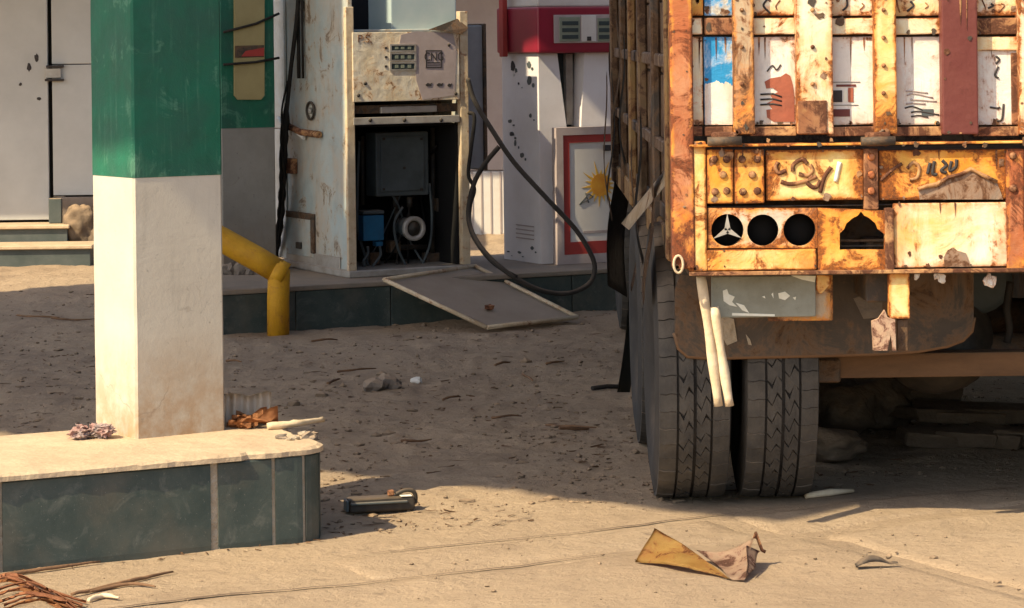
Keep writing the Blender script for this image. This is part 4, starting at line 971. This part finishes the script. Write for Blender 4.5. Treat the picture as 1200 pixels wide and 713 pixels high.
# scabs of rust and runs along the borders of the tail's pieces
rs = random.Random(77)
def scab(cx_, cy_, rx_, ry_, b, par, mat):
    ph = rs.random()*50; pts_ = []
    for q_ in range(11):
        t_ = q_*2*math.pi/11; d_ = 1+.75*mnoise.noise(Vector((math.cos(t_)*1.4+ph, math.sin(t_)*1.4, ph)))
        pts_.append((cx_+rx_*d_*math.cos(t_), cy_+ry_*d_*math.sin(t_)))
    build('rust_scab', MB().pprism(PT, pts_, b-.0022, b-.0003), M[mat], par)
for (nm_, x0, y0, x1, y1, b0, o_, par_) in list(PIECES):
    if nm_ not in ('tailgate_panel', 'tailgate_post', 'cross_rail', 'bracket_plate', 'script_panel', 'frame_upright', 'corner_post', 'frame_rail', 'white_panel', 'beam_top_rail') or y1 < 0 or x0 > 1200: continue
    host = o_ if par_ is truck else tg
    ya, yb = max(y0, -2), min(y1, 318); xb = min(x1, 1204); per = ((xb-x0)+(yb-ya))/26
    for q_ in range(int(per)+1):
        side = rs.random(); r_ = 1.0+rs.expovariate(.55); r_ = min(r_, 6, (xb-x0)*.22, (yb-ya)*.3)
        if side < .35: cx_, cy_ = rs.uniform(x0+r_, xb-r_), yb-r_*.8-.5
        elif side < .55: cx_, cy_ = rs.uniform(x0+r_, xb-r_), ya+r_*.8+.5
        elif side < .92: cx_, cy_ = (x0+r_*.8+.4 if rs.random() < .5 else xb-r_*.8-.4), rs.uniform(ya+r_, yb-r_)
        else: cx_, cy_ = rs.uniform(x0+r_, xb-r_), rs.uniform(ya+r_, yb-r_)
        scab(cx_, cy_, r_*rs.uniform(.5, .95), r_*rs.uniform(.6, .95), b0, host, rs.choice(('brownrust', 'brownrust', 'under', 'torn')))
    if rs.random() < .8 and yb-ya > 50:
        for q_ in range(2):
            cx_ = rs.uniform(x0+3, xb-3); L_ = rs.uniform(.15, .4)*(yb-ya); w_ = rs.uniform(.6, 1.3)
            build('rust_run', MB().pprism(PT, [(cx_-w_, ya+1), (cx_+w_, ya+1), (cx_+w_*.7, ya+L_*.6), (cx_+.2, ya+L_), (cx_-w_*.6, ya+L_*.5)], b0-.0018, b0-.0003), M['brownrust'], host)
# hanging number plate etc.
PU = Plane((0, YT+.12), 0)
bp = build('plate_backing', MB().pbox(PU, 900, 320, 976, 377, .014, .03, .012, 2), M['tangrey'], truck)
npl = build('number_plate', MB().pbox(PU, 834, 323, 956, 373, -.002, .012, .010, 3).jitter(.002, 6), M['oldplate'], truck)
for pts_ in ([(847, 341), (852, 339), (854, 345), (861, 348), (858, 354), (864, 360), (855, 358), (848, 353)], [(862, 355), (872, 358), (878, 367), (870, 364)], [(912, 344), (920, 342), (926, 347), (920, 352), (913, 350)], [(926, 322.9), (956, 323.5), (955, 331), (940, 328)], [(893, 348), (896, 347), (897, 350)], [(904, 345), (906, 343), (906.5, 350)], [(929, 349), (933, 348), (932, 352)], [(858, 367), (908, 368.5), (908, 371), (858, 370)]):
    build('white_fleck', MB().pprism(PU, pts_, -.0045, -.0022), M['white_flake'], npl)
build('plate_tab', MB().pprism(PU, [(957, 322), (974, 322), (974, 332), (962, 345), (956, 340)], -.004, .012), M['orange2'], truck)
# wooden rods hanging at the left corner
for q_ in ([(821, 322), (832, 400), (842, 476)], [(837, 360), (846, 420), (855, 476)]):
    m = MB().tube(spline([PU.P(x, y, -.05) for x, y in q_], 6), [.017+.002*math.sin(i) for i in range(13)], 10); build('hanging_rod', m, M['pale_wood'], truck)
# bracket and torn bit
tp('bumper_bracket', 1042, 320, 1066, 374, .01, .05, 'orange2')
build('torn_bracket', MB().pprism(PT, [(1022, 377), (1030, 374), (1037, 364), (1040, 372), (1049, 375), (1050, 411), (1046, 411), (1044, 392), (1040, 411), (1024, 411)], .0, .03), M['bracket_pink'], truck)
build('bracket_hanger', MB().pbox(PT, 1052, 374.5, 1064, 412, .03, .05, .002), M['under'], truck)
for px_, py_, r in ((1098, 323, .012), (1104, 327, .014), (1160, 329, .020), (1074, 324, .010)):
    build('flaking_scrap', MB().lump(PT.P(px_, py_, .03), (r, .008, r*1.2), 2, .7, 3, px_), M['tpanel'], truck)
# rear skirt with rounded end
PK = Plane((0, YT+.42), 0)
sk = [(797, 322), (1141, 318), (1141, 372), (1138, 388), (1128, 398), (1110, 405), (1075, 411), (1030, 414), (960, 416), (830, 419), (806, 417), (796, 408), (791, 390), (791, 340)]
skp = build('rear_skirt', MB().pprism(PK, sk, 0, .02), M['under'], truck)
build('skirt_rim', MB().tube([PK.P(x, y, .01) for x, y in sk[2:13]], .010, 8), M['beam'], skp)
for q_ in ([(838, 380), (848, 371), (860, 374), (864, 400), (852, 405)], [(874, 392), (879, 398), (881, 405), (877, 404)], [(1000, 350), (1012, 346), (1034, 350), (1034, 372), (1012, 374)]):
    build('mud_patch', MB().pprism(PK, q_, -.004, -.0005), M['mortar'] if q_[0][0] != 1000 else M['rock'], skp)
# chassis, axle beam, differential, tanks
build('chassis_rail', MB().box(1.22, YT+.1, .80, 1.30, 17, 1.02, None, .006), M['under'], truck); build('chassis_rail', MB().box(2.10, YT+.1, .80, 2.18, 17, 1.02, None, .006), M['under'], truck)
PX = Plane((0, 10.02), 0)
build('cross_beam', MB().pbox(PX, 957, 409, 1500, 444, 0, .10, .008, 2).jitter(.003, 4), M['beam'], truck)
build('beam_step', MB().pbox(PX, 955, 421, 985, 449, -.02, .0, .006), M['under'], truck)
for YA in (10.35, 11.68):
    build('axle', MB().tube([(.95, YA, .52), (2.45, YA, .52)], .075, 14), M['under'], truck)
    build('differential', MB().lump((1.60, YA, .56), (.22, .20, .19), 3, .12, 2, 3, None, True), M['black_metal'], truck)
build('air_tank', MB().lathe([(0, .0001), (0, .10), (.02, .13), (.5, .13), (.52, .10), (.52, .0001)], Matrix.Translation((1.75, 10.3, .80)) @ Matrix.Rotation(R(90), 4, 'Z'), 24), M['encl'], truck)
build('hanging_hose', MB().tube(spline([PX.P(1184, 330, .1), PX.P(1180, 360, .1), PX.P(1183, 385, .1), PX.P(1180, 402, .1)], 6), .014, 8), M['black_rubber'], truck)
build('floor', MB().box(XL+.02, YT+.28, 1.04, XR, YF, 1.10, None, .004), M['under'], truck)
# side of the body: boards, posts, rails
NB = 8; zb = ZB+.12; hb_ = (ZTOP-zb)/NB
for k in range(NB):
    build('side_board', MB().box(XL+.03, YT+.10, zb+k*hb_+.004, XL+.055, YF, zb+(k+1)*hb_-.004, None, .004).jitter(.004, 3), M['sidewood'], truck)
build('side_sill', MB().box(XL+.008, YT+.092, ZB+.01, XL+.09, YF, zb-.002, None, .008), M['sidepost'], truck)
for k in range(6):
    y0 = YT+.14+k*1.02; build('side_post', MB().box(XL-.006-.012*random.random(), y0, ZB+.03, XL+.029, y0+.075+.02*(k % 3), ZTOP, None, .008).jitter(.0015, 4), M[('sidepost', 'under', 'sidewood')[k % 3]], truck)
for z in (1.30, 1.62, 1.98, 2.5): build('side_rail', MB().box(XL+.004, YT+.1, z, XL+.0285, YF, z+.05, None, .006).jitter(.004, 3), M['sidewood'], truck)
build('front_board', MB().box(XL+.06, YF-.03, 1.1, XR, YF, ZTOP, None, .004), M['sidewood'], truck); build('side_board', MB().box(XR-.03, YT+.1, ZB+.05, XR, YF-.04, ZTOP, None, .004), M['sidewood'], truck)
build('light_block_board', MB().box(XR-.02, YT+.3, .12, XR, YF+1.5, 1.0, None, .004), M['under'], truck)  # added board, blocks the bright ground beyond the underside
build('cab', MB().box(XL+.2, YF+.15, .55, XR-.2, YF+1.9, 2.7, None, .10, 3), M['maroon'], truck)
# torn rags and straps hanging off the side
for k in range(7):
    y0 = YT+.5+k*.75; z1_ = random.uniform(1.2, 1.9); L = random.uniform(.35, .8); w = random.uniform(.05, .11); ph = random.random()*6
    m = MB(); m.grid(lambda u, v: Vector((XL-.045-.03*math.sin(v*5+ph)*v, y0+w*u*2+.04*math.sin(v*4+ph), z1_-L*v+.02*math.sin(u*7))), 4, 12); m.solidify(.004)
    build('hanging_rag', m, M['black_rubber' if k % 2 else 'sidewood'], truck)
# long black rubber flap near the front of the body
m = MB(); Yf = 14.6
m.grid(lambda u, v: U(724-14*v+(14+9*v)*u+3*math.sin(v*7), 140+195*v+14*u, Yf+.3*u+.06*math.sin(v*5+u*3)), 6, 16); m.solidify(.01)
build('rubber_flap', m, plain('old_rubber_sheet', (.030, .028, .025), (.075, .068, .058), 9, .55, .4, 40, .004, .2), truck)
m = MB(); m.grid(lambda u, v: U(716+8*u+3*math.sin(v*9), -40+215*v, Yf+.3+.2*u), 3, 14); m.solidify(.012); build('hanging_strap', m, M['under'], truck)
m = MB(); A, B, C, D = U(728, 262, 10.6), U(737, 270, 10.4), U(786, 210, 9.6), U(784, 193, 9.9)
m.grid(lambda u, v: (A*(1-u)+B*u)*(1-v)+(D*(1-u)+C*u)*v, 3, 6); m.solidify(.02); build('splash_board', m, M['tan_post'], truck)
m = MB(); Yq = 12.5; m.grid(lambda u, v: U(738-15*v**2+15*u, 300+160*v, Yq+.15*u), 4, 10); m.solidify(.012); build('mud_flap', m, plain('flap_green_grey', (.045, .055, .05), (.07, .075, .065), 6, .8, .3, 50, .003, .3), truck)

# ---- tyres
TR, TWD = .52, .275
def tyre_meshes():
    m = MB(); hw = TWD/2
    prof = [(-hw*.62, .27), (-hw*.86, .30), (-hw*1.0, .37), (-hw*1.02, .42), (-hw*.97, .47), (-hw*.92, .498), (-hw*.86, .506), (hw*.86, .506), (hw*.92, .498), (hw*.97, .47), (hw*1.02, .42), (hw, .37), (hw*.86, .30), (hw*.62, .27)]
    m.lathe(prof, Matrix.Identity(4), 72)
    t = MB(); rngl = random.Random(5); N = 48
    ribs = [(-hw*.93, -hw*.47, 0), (-hw*.42, -.004, 1), (.006, hw*.42, 1), (hw*.47, hw*.93, 0)]
    def pt(x, th, r): return Vector((x, r*math.cos(th), r*math.sin(th)))
    for x0, x1, zig in ribs:
        for k in range(N):
            da = 2*math.pi/N; g = .0034/TR if zig else .0009/TR; amp = da*(.34+.12*rngl.uniform(-1, 1)) if zig else da*.04
            xs_ = [x0, x0+(x1-x0)*.33, x0+(x1-x0)*.66, x1]; zz = [0, amp, -amp, 0]; sh = da*.5 if x0 > 0 else 0
            wear = rngl.uniform(-.0022, .0012)
            def rr(x): return TR-.010*max(0, (abs(x)-hw*.6)/(hw*.4))**2+wear
            lo = [(x, k*da+sh+q+g) for x, q in zip(xs_, zz)]; hi = [(x, (k+1)*da+sh+q-g) for x, q in zip(xs_, zz)]
            top0 = [t.bm.verts.new(pt(x+(.0012 if i == 0 else -.0012 if i == 3 else 0), a+.0015, rr(x))) for i, (x, a) in enumerate(lo)]; top1 = [t.bm.verts.new(pt(x+(.0012 if i == 0 else -.0012 if i == 3 else 0), a-.0015, rr(x))) for i, (x, a) in enumerate(hi)]
            b0 = [t.bm.verts.new(pt(x, a, .500)) for x, a in lo]; b1 = [t.bm.verts.new(pt(x, a, .500)) for x, a in hi]
            for i in range(3): t.bm.faces.new([top0[i], top0[i+1], top1[i+1], top1[i]]); t.bm.faces.new([b0[i], b0[i+1], top0[i+1], top0[i]]); t.bm.faces.new([top1[i], top1[i+1], b1[i+1], b1[i]])
            t.bm.faces.new([b0[0], top0[0], top1[0], b1[0]]); t.bm.faces.new([top0[3], b0[3], b1[3], top1[3]])
    rim = MB().lathe([(-.09, .265), (-.10, .282), (-.06, .262), (-.03, .20), (-.02, .12), (-.05, .11), (-.05, .0001)], Matrix.Identity(4), 36)
    rim.lathe([(-.03, .2), (.06, .262), (.10, .282), (.09, .265)], Matrix.Identity(4), 36)
    return m, t, rim
tm, tt, tr_ = tyre_meshes()
protos = []
for nm, mb_, mt_ in (('tyre', tm, 'tyre_deep'), ('tread', tt, 'tyre'), ('rim', tr_, 'under')):
    bmesh.ops.recalc_face_normals(mb_.bm, faces=mb_.bm.faces); me_ = bpy.data.meshes.new(nm); mb_.bm.to_mesh(me_); mb_.bm.free(); me_.materials.append(M[mt_]); protos.append((nm, me_))
# sidewall look: dusty rubber on the carcass
protos[0][1].materials[0] = plain('tyre_sidewall', (.034, .031, .028), (.060, .053, .045), 6, .9, .5, 60, .003, .3)
XO = U(766, 560, 10.15).x+TWD/2; XI = XO+.318
kk = 0
for YA in (10.35, 11.68):
    for X in (XO, XI, 2*XC-XI, 2*XC-XO):
        base = link(bpy.data.objects.new('tyre', protos[0][1]), truck, Vector((X, YA, TR-.008))); base.rotation_euler = (kk*.7, 0, 0); kk += 1
        for nm, me_ in protos[1:]:
            o = bpy.data.objects.new(nm, me_); col.objects.link(o); o.parent = base
        base.children  # parts of this wheel
for X in (XO+.10, 2*XC-XO-.10):
    base = link(bpy.data.objects.new('tyre', protos[0][1]), truck, Vector((X, YF+.9, TR-.008)))
    for nm, me_ in protos[1:]:
        o = bpy.data.objects.new(nm, me_); col.objects.link(o); o.parent = base

# ------------------------------------------------------------------ sacks and slabs under the truck
for k, (px_, py_, rx, rz) in enumerate(((985, 505, .16, .12), (1030, 500, .17, .15), (972, 535, .15, .06))):
    p = G(px_, py_); build('sack', MB().lump((p.x, p.y, rz*.85), (rx, .2, rz), 4, .3, 3, k+60, None, True).jitter(.015, 10), M['clod'], None, ('slumped grey sack beside the inner rear tyre under the truck', 'fuller grey sack under the axle beam next to the stone slabs', 'flat empty sack on the ground behind the inner rear tyre')[k], 'sack')
for k in range(9):
    px_ = (1085, 1130, 1175, 1215)[k % 4]+random.uniform(-12, 12); p = G(px_, 520-12*(k//4)); z = .03+.055*(k//4)
    w_ = .12+.08*random.random(); RM = Matrix.Translation((p.x, p.y, z)) @ Matrix.Rotation(random.uniform(-.5, .5), 4, 'Z') @ Matrix.Rotation(random.uniform(-.1, .1), 4, 'Y'); m = MB().box(-w_, -.13, -.03, w_, .13, .026, RM, .016, 2).jitter(.03, 9); build('stone_slab', m, M['clod'], None, 'rough stone slabs piled in the dark under the truck', 'stone slab', 'stone slabs under the truck')

# ------------------------------------------------------------------ litter on the ground
def surf(x, y):
    s_ = x*NI[0]+y*NI[1]; t_ = x*EI[0]+y*EI[1]
    return gh(x, y)+(.014 if 5.6 < s_ < 8.015 and -.4 < t_ < 7.6 else .011 if 8.045 < s_ < 8.47 and 3.55 < t_ < 7.4 else 0)
def on(px_, py_, dz=0.0):
    p = G(px_, py_); z = surf(p.x, p.y); p = G(px_, py_, z); return Vector((p.x, p.y, surf(p.x, p.y)+dz))
# black metal lamp housing
A, B = on(410, 603), on(486, 598); d = (B-A).normalized(); th = math.atan2(d.y, d.x)-.05; L = (B-A).length
PBX = Plane(A, th); zg = max(A.z, B.z)+.004
bx_ = thing('metal_box', A+d*L/2, 'long black metal box with a small clip lying in the sunlight beside the island', 'metal box')
build('casing', MB().box(0, 0, zg, L, .075, zg+.052, PBX.mat(), .012, 3), M['black_metal'], bx_)
build('end_cap', MB().box(-.012, .008, zg+.004, -.0005, .066, zg+.046, PBX.mat(), .006, 2), M['encl'], bx_)
build('side_lip', MB().box(.002, -.012, zg+.030, L-.03, -.0005, zg+.040, PBX.mat(), .003), M['encl'], bx_)
build('hinge_tab', MB().box(L*.60, .02, zg+.0525, L*.70, .04, zg+.075, PBX.mat(), .004), M['brownrust'], bx_)
build('clip', MB().tube(spline([PBX.w(L*.72, .03, zg+.056), PBX.w(L*.86, .03, zg+.070), PBX.w(L*.985, .03, zg+.066), PBX.w(L*1.03, .03, zg+.045), PBX.w(L*1.02, .03, zg+.02)], 5), .008, 8), M['black_metal'], bx_)
build('bright_label', MB().box(L*.78, -.002, zg+.0525, L*.95, .028, zg+.0545, PBX.mat(), .0005), M['white_flake'], bx_)
# bent yellow sheet
bs = thing('bent_sheet', on(830, 675), 'bent and folded yellow metal sheet lying on the sunlit ground behind the truck', 'metal sheet')
P0 = on(744, 661, .004); P1 = U(767, 619, P0.y+.06); P2 = U(812, 646, P0.y-.02); P3 = on(858, 681, .004); P7 = on(775, 668, .004)
P4 = U(884, 631, P3.y+.20); P5 = U(893, 645, P3.y+.22); P6 = on(873, 683, .004); P8 = U(816, 645, P0.y+.02)
def flap(u, v):
    base = P0.lerp(P3, u); top = P1.lerp(P2, min(1, u*1.05)) if u < .95 else P2.lerp(P3, (u-.95)*4)
    c = base.lerp(top, v)
    return c+Vector((0, .05*math.sin(math.pi*u)*math.sin(math.pi*v*.9)-.02*v*(1-v), .012*math.sin(math.pi*u)*(1-v)))+.004*mnoise.noise_vector(c*14)
m = MB(); m.grid(flap, 16, 8); m.solidify(.003); build('folded_flap', m, M['bracket_yellow'], bs)
def inner(u, v):
    c = (P3*(1-v)+P8*v)*(1-u)+(P6*(1-v)+P4*v)*u
    return c+Vector((0, .07*math.sin(math.pi*v)*math.sin(math.pi*(.15+.7*u)), -.02*math.sin(math.pi*u)*v))+.004*mnoise.noise_vector(c*14)
m = MB(); m.grid(inner, 12, 12); m.solidify(.003); build('inner_face', m, M['bracket_pink'], bs)
m = MB(); m.grid(lambda u, v: (P6*(1-v)+U(877, 640, P3.y+.16)*v)*(1-u)+(P6.lerp(P5, .1)*(1-v)+P5*v)*u+Vector((.006*math.sin(v*5), 0, .006*math.sin(v*9+u))), 4, 12); m.solidify(.004); build('turned_edge', m, M['bracket_pink'], bs)
build('tip_curl', MB().tube([P4, P4+Vector((.004, 0, .018)), P5, U(897, 647, P5.y)], .006, 6), M['brownrust'], bs)
# curled shard
A, B = on(1003, 668, .004), on(1053, 664, .004); m = MB()
m.grid(lambda u, v: A.lerp(B, u)+Vector((0, .05*v*(1-.6*u), .035*math.sin(math.pi*min(1, u*1.1+.1))*math.sin(math.pi*(.15+.7*v))+.006*u)), 12, 6); m.solidify(.006)
build('curled_shard', m, M['rock'], None, 'small grey curled shard lying alone on the sunlit ground', 'shard')
p = on(1042, 655, .006); build('pebble', MB().lump(p, (.012, .011, .008), 2, .5, 3, 9), M['clod'], None, 'small round pebble beside the grey curled shard', 'pebble')
# pale stick by the tyre, dark strip by mud flap, small stones
build('pale_stick', MB().tube([on(944, 585, .012), on(972, 582, .015), on(1000, 579, .012)], [.011, .014, .007], 8), M['pale_wood'], None, 'pale flat stick lying behind the inner rear tyre', 'stick')
build('dark_strip', MB().tube([on(694, 457, .01), on(712, 456, .014), on(733, 456, .012)], .012, 6), M['black_rubber'], None, 'short dark rubber strip on the ground beside the truck tyres', 'strip')
for k, (x, y, r) in enumerate(((439, 458, .055), (447, 455, .05), (456, 455, .06), (463, 456, .03), (450, 448, .035))):
    p = on(x, y); build('stone', MB().lump(p+Vector((0, 0, r*.45)), (r, r*.8, r*.75), 2, .5, 2.5, k+70), M['rock'], None, 'dark broken stones clustered in the shaded lane', 'stone', 'stones in the lane')
build('paper_scrap', MB().lump(on(488, 448, .012), (.03, .02, .02), 2, .7, 3, 90), M['white_trim'], None, 'tiny white paper scrap beside the broken stones in the lane', 'paper')
# sticks and husks at the lower left
for k, (pts_, r, mt_, lb) in enumerate((
    ([(-30, 682), (40, 672), (118, 662)], .007, 'stick', 'long thin dry stick lying along the tiled island'),
    ([(84, 700), (130, 690), (170, 680), (203, 672)], .007, 'stick', 'forked dry twig pointing away from the red husks'),
    ([(100, 697), (150, 688), (182, 690)], .006, 'stick', 'short side twig lying under the forked twig'),
    ([(-10, 690), (20, 684), (60, 700), (105, 712)], .010, 'husk', 'reddish dry palm husk strips beside the island'),
    ([(-15, 705), (30, 693), (70, 708), (90, 722)], .011, 'husk', 'reddish dry palm husk strips beside the island'),
    ([(0, 716), (40, 706), (80, 714)], .009, 'husk', 'reddish dry palm husk strips beside the island'),
    ([(104, 706), (122, 702), (140, 704)], .008, 'pale_wood', 'stubby pale twig end beside the red husks'))):
    pp = spline([on(x, y, r*.8+(.007*math.sin(i*1.5) if mt_ == 'husk' else .004)) for i, (x, y) in enumerate(pts_)], 6); n_ = len(pp)
    if mt_ == 'husk':
        for q_ in range(3):
            mm = MB(); ofs = Vector((random.uniform(-.02, .02), random.uniform(-.05, .05), -.002+.006*q_)); ph = random.random()*5; wd = random.uniform(.005, .010)
            def rib(u, v, pp=pp, ofs=ofs, ph=ph, wd=wd, n_=n_):
                c = pp[min(n_-1, int(u*(n_-1)+.5))]; w_ = wd*(1-.8*abs(2*u-1)**3)*(1+.3*math.sin(u*19+ph)); tw_ = ph+u*2.2
                return c+ofs+Vector((.25*w_*math.cos(tw_), w_*math.cos(tw_), .6*w_*math.sin(tw_)))*(2*v-1)+Vector((0, 0, .006*math.sin(v*6)))
            mm.grid(rib, n_-1, 3); mm.solidify(.0025); mm.jitter(.004, 25)
            build('husk_strip', mm, M['husk' if q_ else 'leaf'], None, lb, 'husk', 'palm husks by the island')
        continue
    o = build('husk_strip' if mt_ == 'husk' else 'twig', MB().tube(pp, [r*(1-.65*abs(2*i/(n_-1)-.8)**2*.6) for i in range(n_)], 7).jitter(.003, 30), M[mt_], None, lb, 'husk' if mt_ == 'husk' else 'twig', 'palm husks by the island' if mt_ == 'husk' else None)
# scattered twigs in the lane
tw = [(385, 452, 398, 446), (395, 437, 440, 433), (580, 430, 597, 427), (640, 428, 660, 425), (575, 492, 612, 490), (470, 520, 505, 521), (640, 500, 700, 503), (365, 405, 395, 401), (60, 380, 108, 377), (20, 372, 70, 374), (265, 430, 284, 431), (520, 470, 540, 468), (612, 444, 625, 449), (655, 508, 690, 504)]
for k, (x0, y0, x1, y1) in enumerate(tw):
    A, B = on(x0, y0, .012), on(x1, y1, .012); mid_ = A.lerp(B, random.uniform(.3, .7))+Vector((0, random.uniform(-.03, .03), .004))
    build('twig', MB().tube(spline([A, mid_, B], 5), [.006, .007, .006, .006, .007, .006, .005, .006, .005, .004, .003], 5).jitter(.010, 9), M['stick'], None, 'dark dry twigs scattered over the shaded lane', 'twig', 'twigs in the lane')
# gravel and clods: uncountable
m = MB(); rg = random.Random(11)
tmp = bmesh.new(); bmesh.ops.create_icosphere(tmp, subdivisions=1, radius=1.0); ico_v = [v.co.copy() for v in tmp.verts]; ico_f = [[v.index for v in f.verts] for f in tmp.faces]; tmp.free()
cnt = 0
while cnt < 4200:
    py_ = rg.uniform(335, 712); px_ = rg.uniform(-20, 1220); p = G(px_, py_)
    s_ = p.x*NI[0]+p.y*NI[1]
    dens = 1.0 if s_ > 8.8 else .10
    if mnoise.noise(Vector((p.x*1.6, p.y*1.1, 0)))+.45 < rg.random()*.9 or rg.random() > dens: continue
    r = min(.024, .003+.0034*rg.expovariate(1.0)) * (1.0 if s_ > 8.8 else .6)
    z = surf(p.x, p.y); off = Vector((rg.random()*90, 0, 0)); q = [(.6+.8*rg.random()) for _ in range(3)]; vv = []
    for v in ico_v:
        d_ = 1+.5*mnoise.noise(v*1.7+off); vv.append(m.bm.verts.new(Vector((p.x+v.x*r*q[0]*1.3*d_, p.y+v.y*r*q[1]*1.2*d_, z+r*.12+v.z*r*q[2]*.7*d_))))
    for f in ico_f: m.bm.faces.new([vv[i] for i in f])
    cnt += 1
build('gravel', m, M['clod'], None, 'loose clods and gravel strewn over the dusty yard', 'gravel', kind='stuff', recalc=False)

m = MB(); rg = random.Random(31); cnt = 0
while cnt < 1500:
    py_ = rg.uniform(338, 712); px_ = rg.uniform(-20, 1220); p = G(px_, py_); s_ = p.x*NI[0]+p.y*NI[1]
    if mnoise.noise(Vector((p.x*1.1+7, p.y*.9, 3)))+.5 < rg.random() or s_ < 8.75: continue
    z = surf(p.x, p.y)+.003; L_ = .004+.011*rg.expovariate(1.0); L_ = min(L_, .05); w_ = rg.uniform(.002, .006); a_ = rg.uniform(0, math.pi); c_, d_ = math.cos(a_), math.sin(a_)
    q_ = [m.bm.verts.new((p.x+c_*L_*sx-d_*w_*sy, p.y+d_*L_*sx+c_*w_*sy, z+rg.uniform(-.002, .006))) for sx, sy in ((-1, -.4), (0, -1), (1, -.2), (.8, .5), (0, 1), (-.9, .4))]
    m.bm.faces.new(q_); cnt += 1
bmesh.ops.solidify(m.bm, geom=list(m.bm.faces), thickness=.002)
build('leaf_litter', m, M['stick'], None, 'dark flecks of straw and leaf litter trodden into the yard', 'litter', kind='stuff', recalc=False)
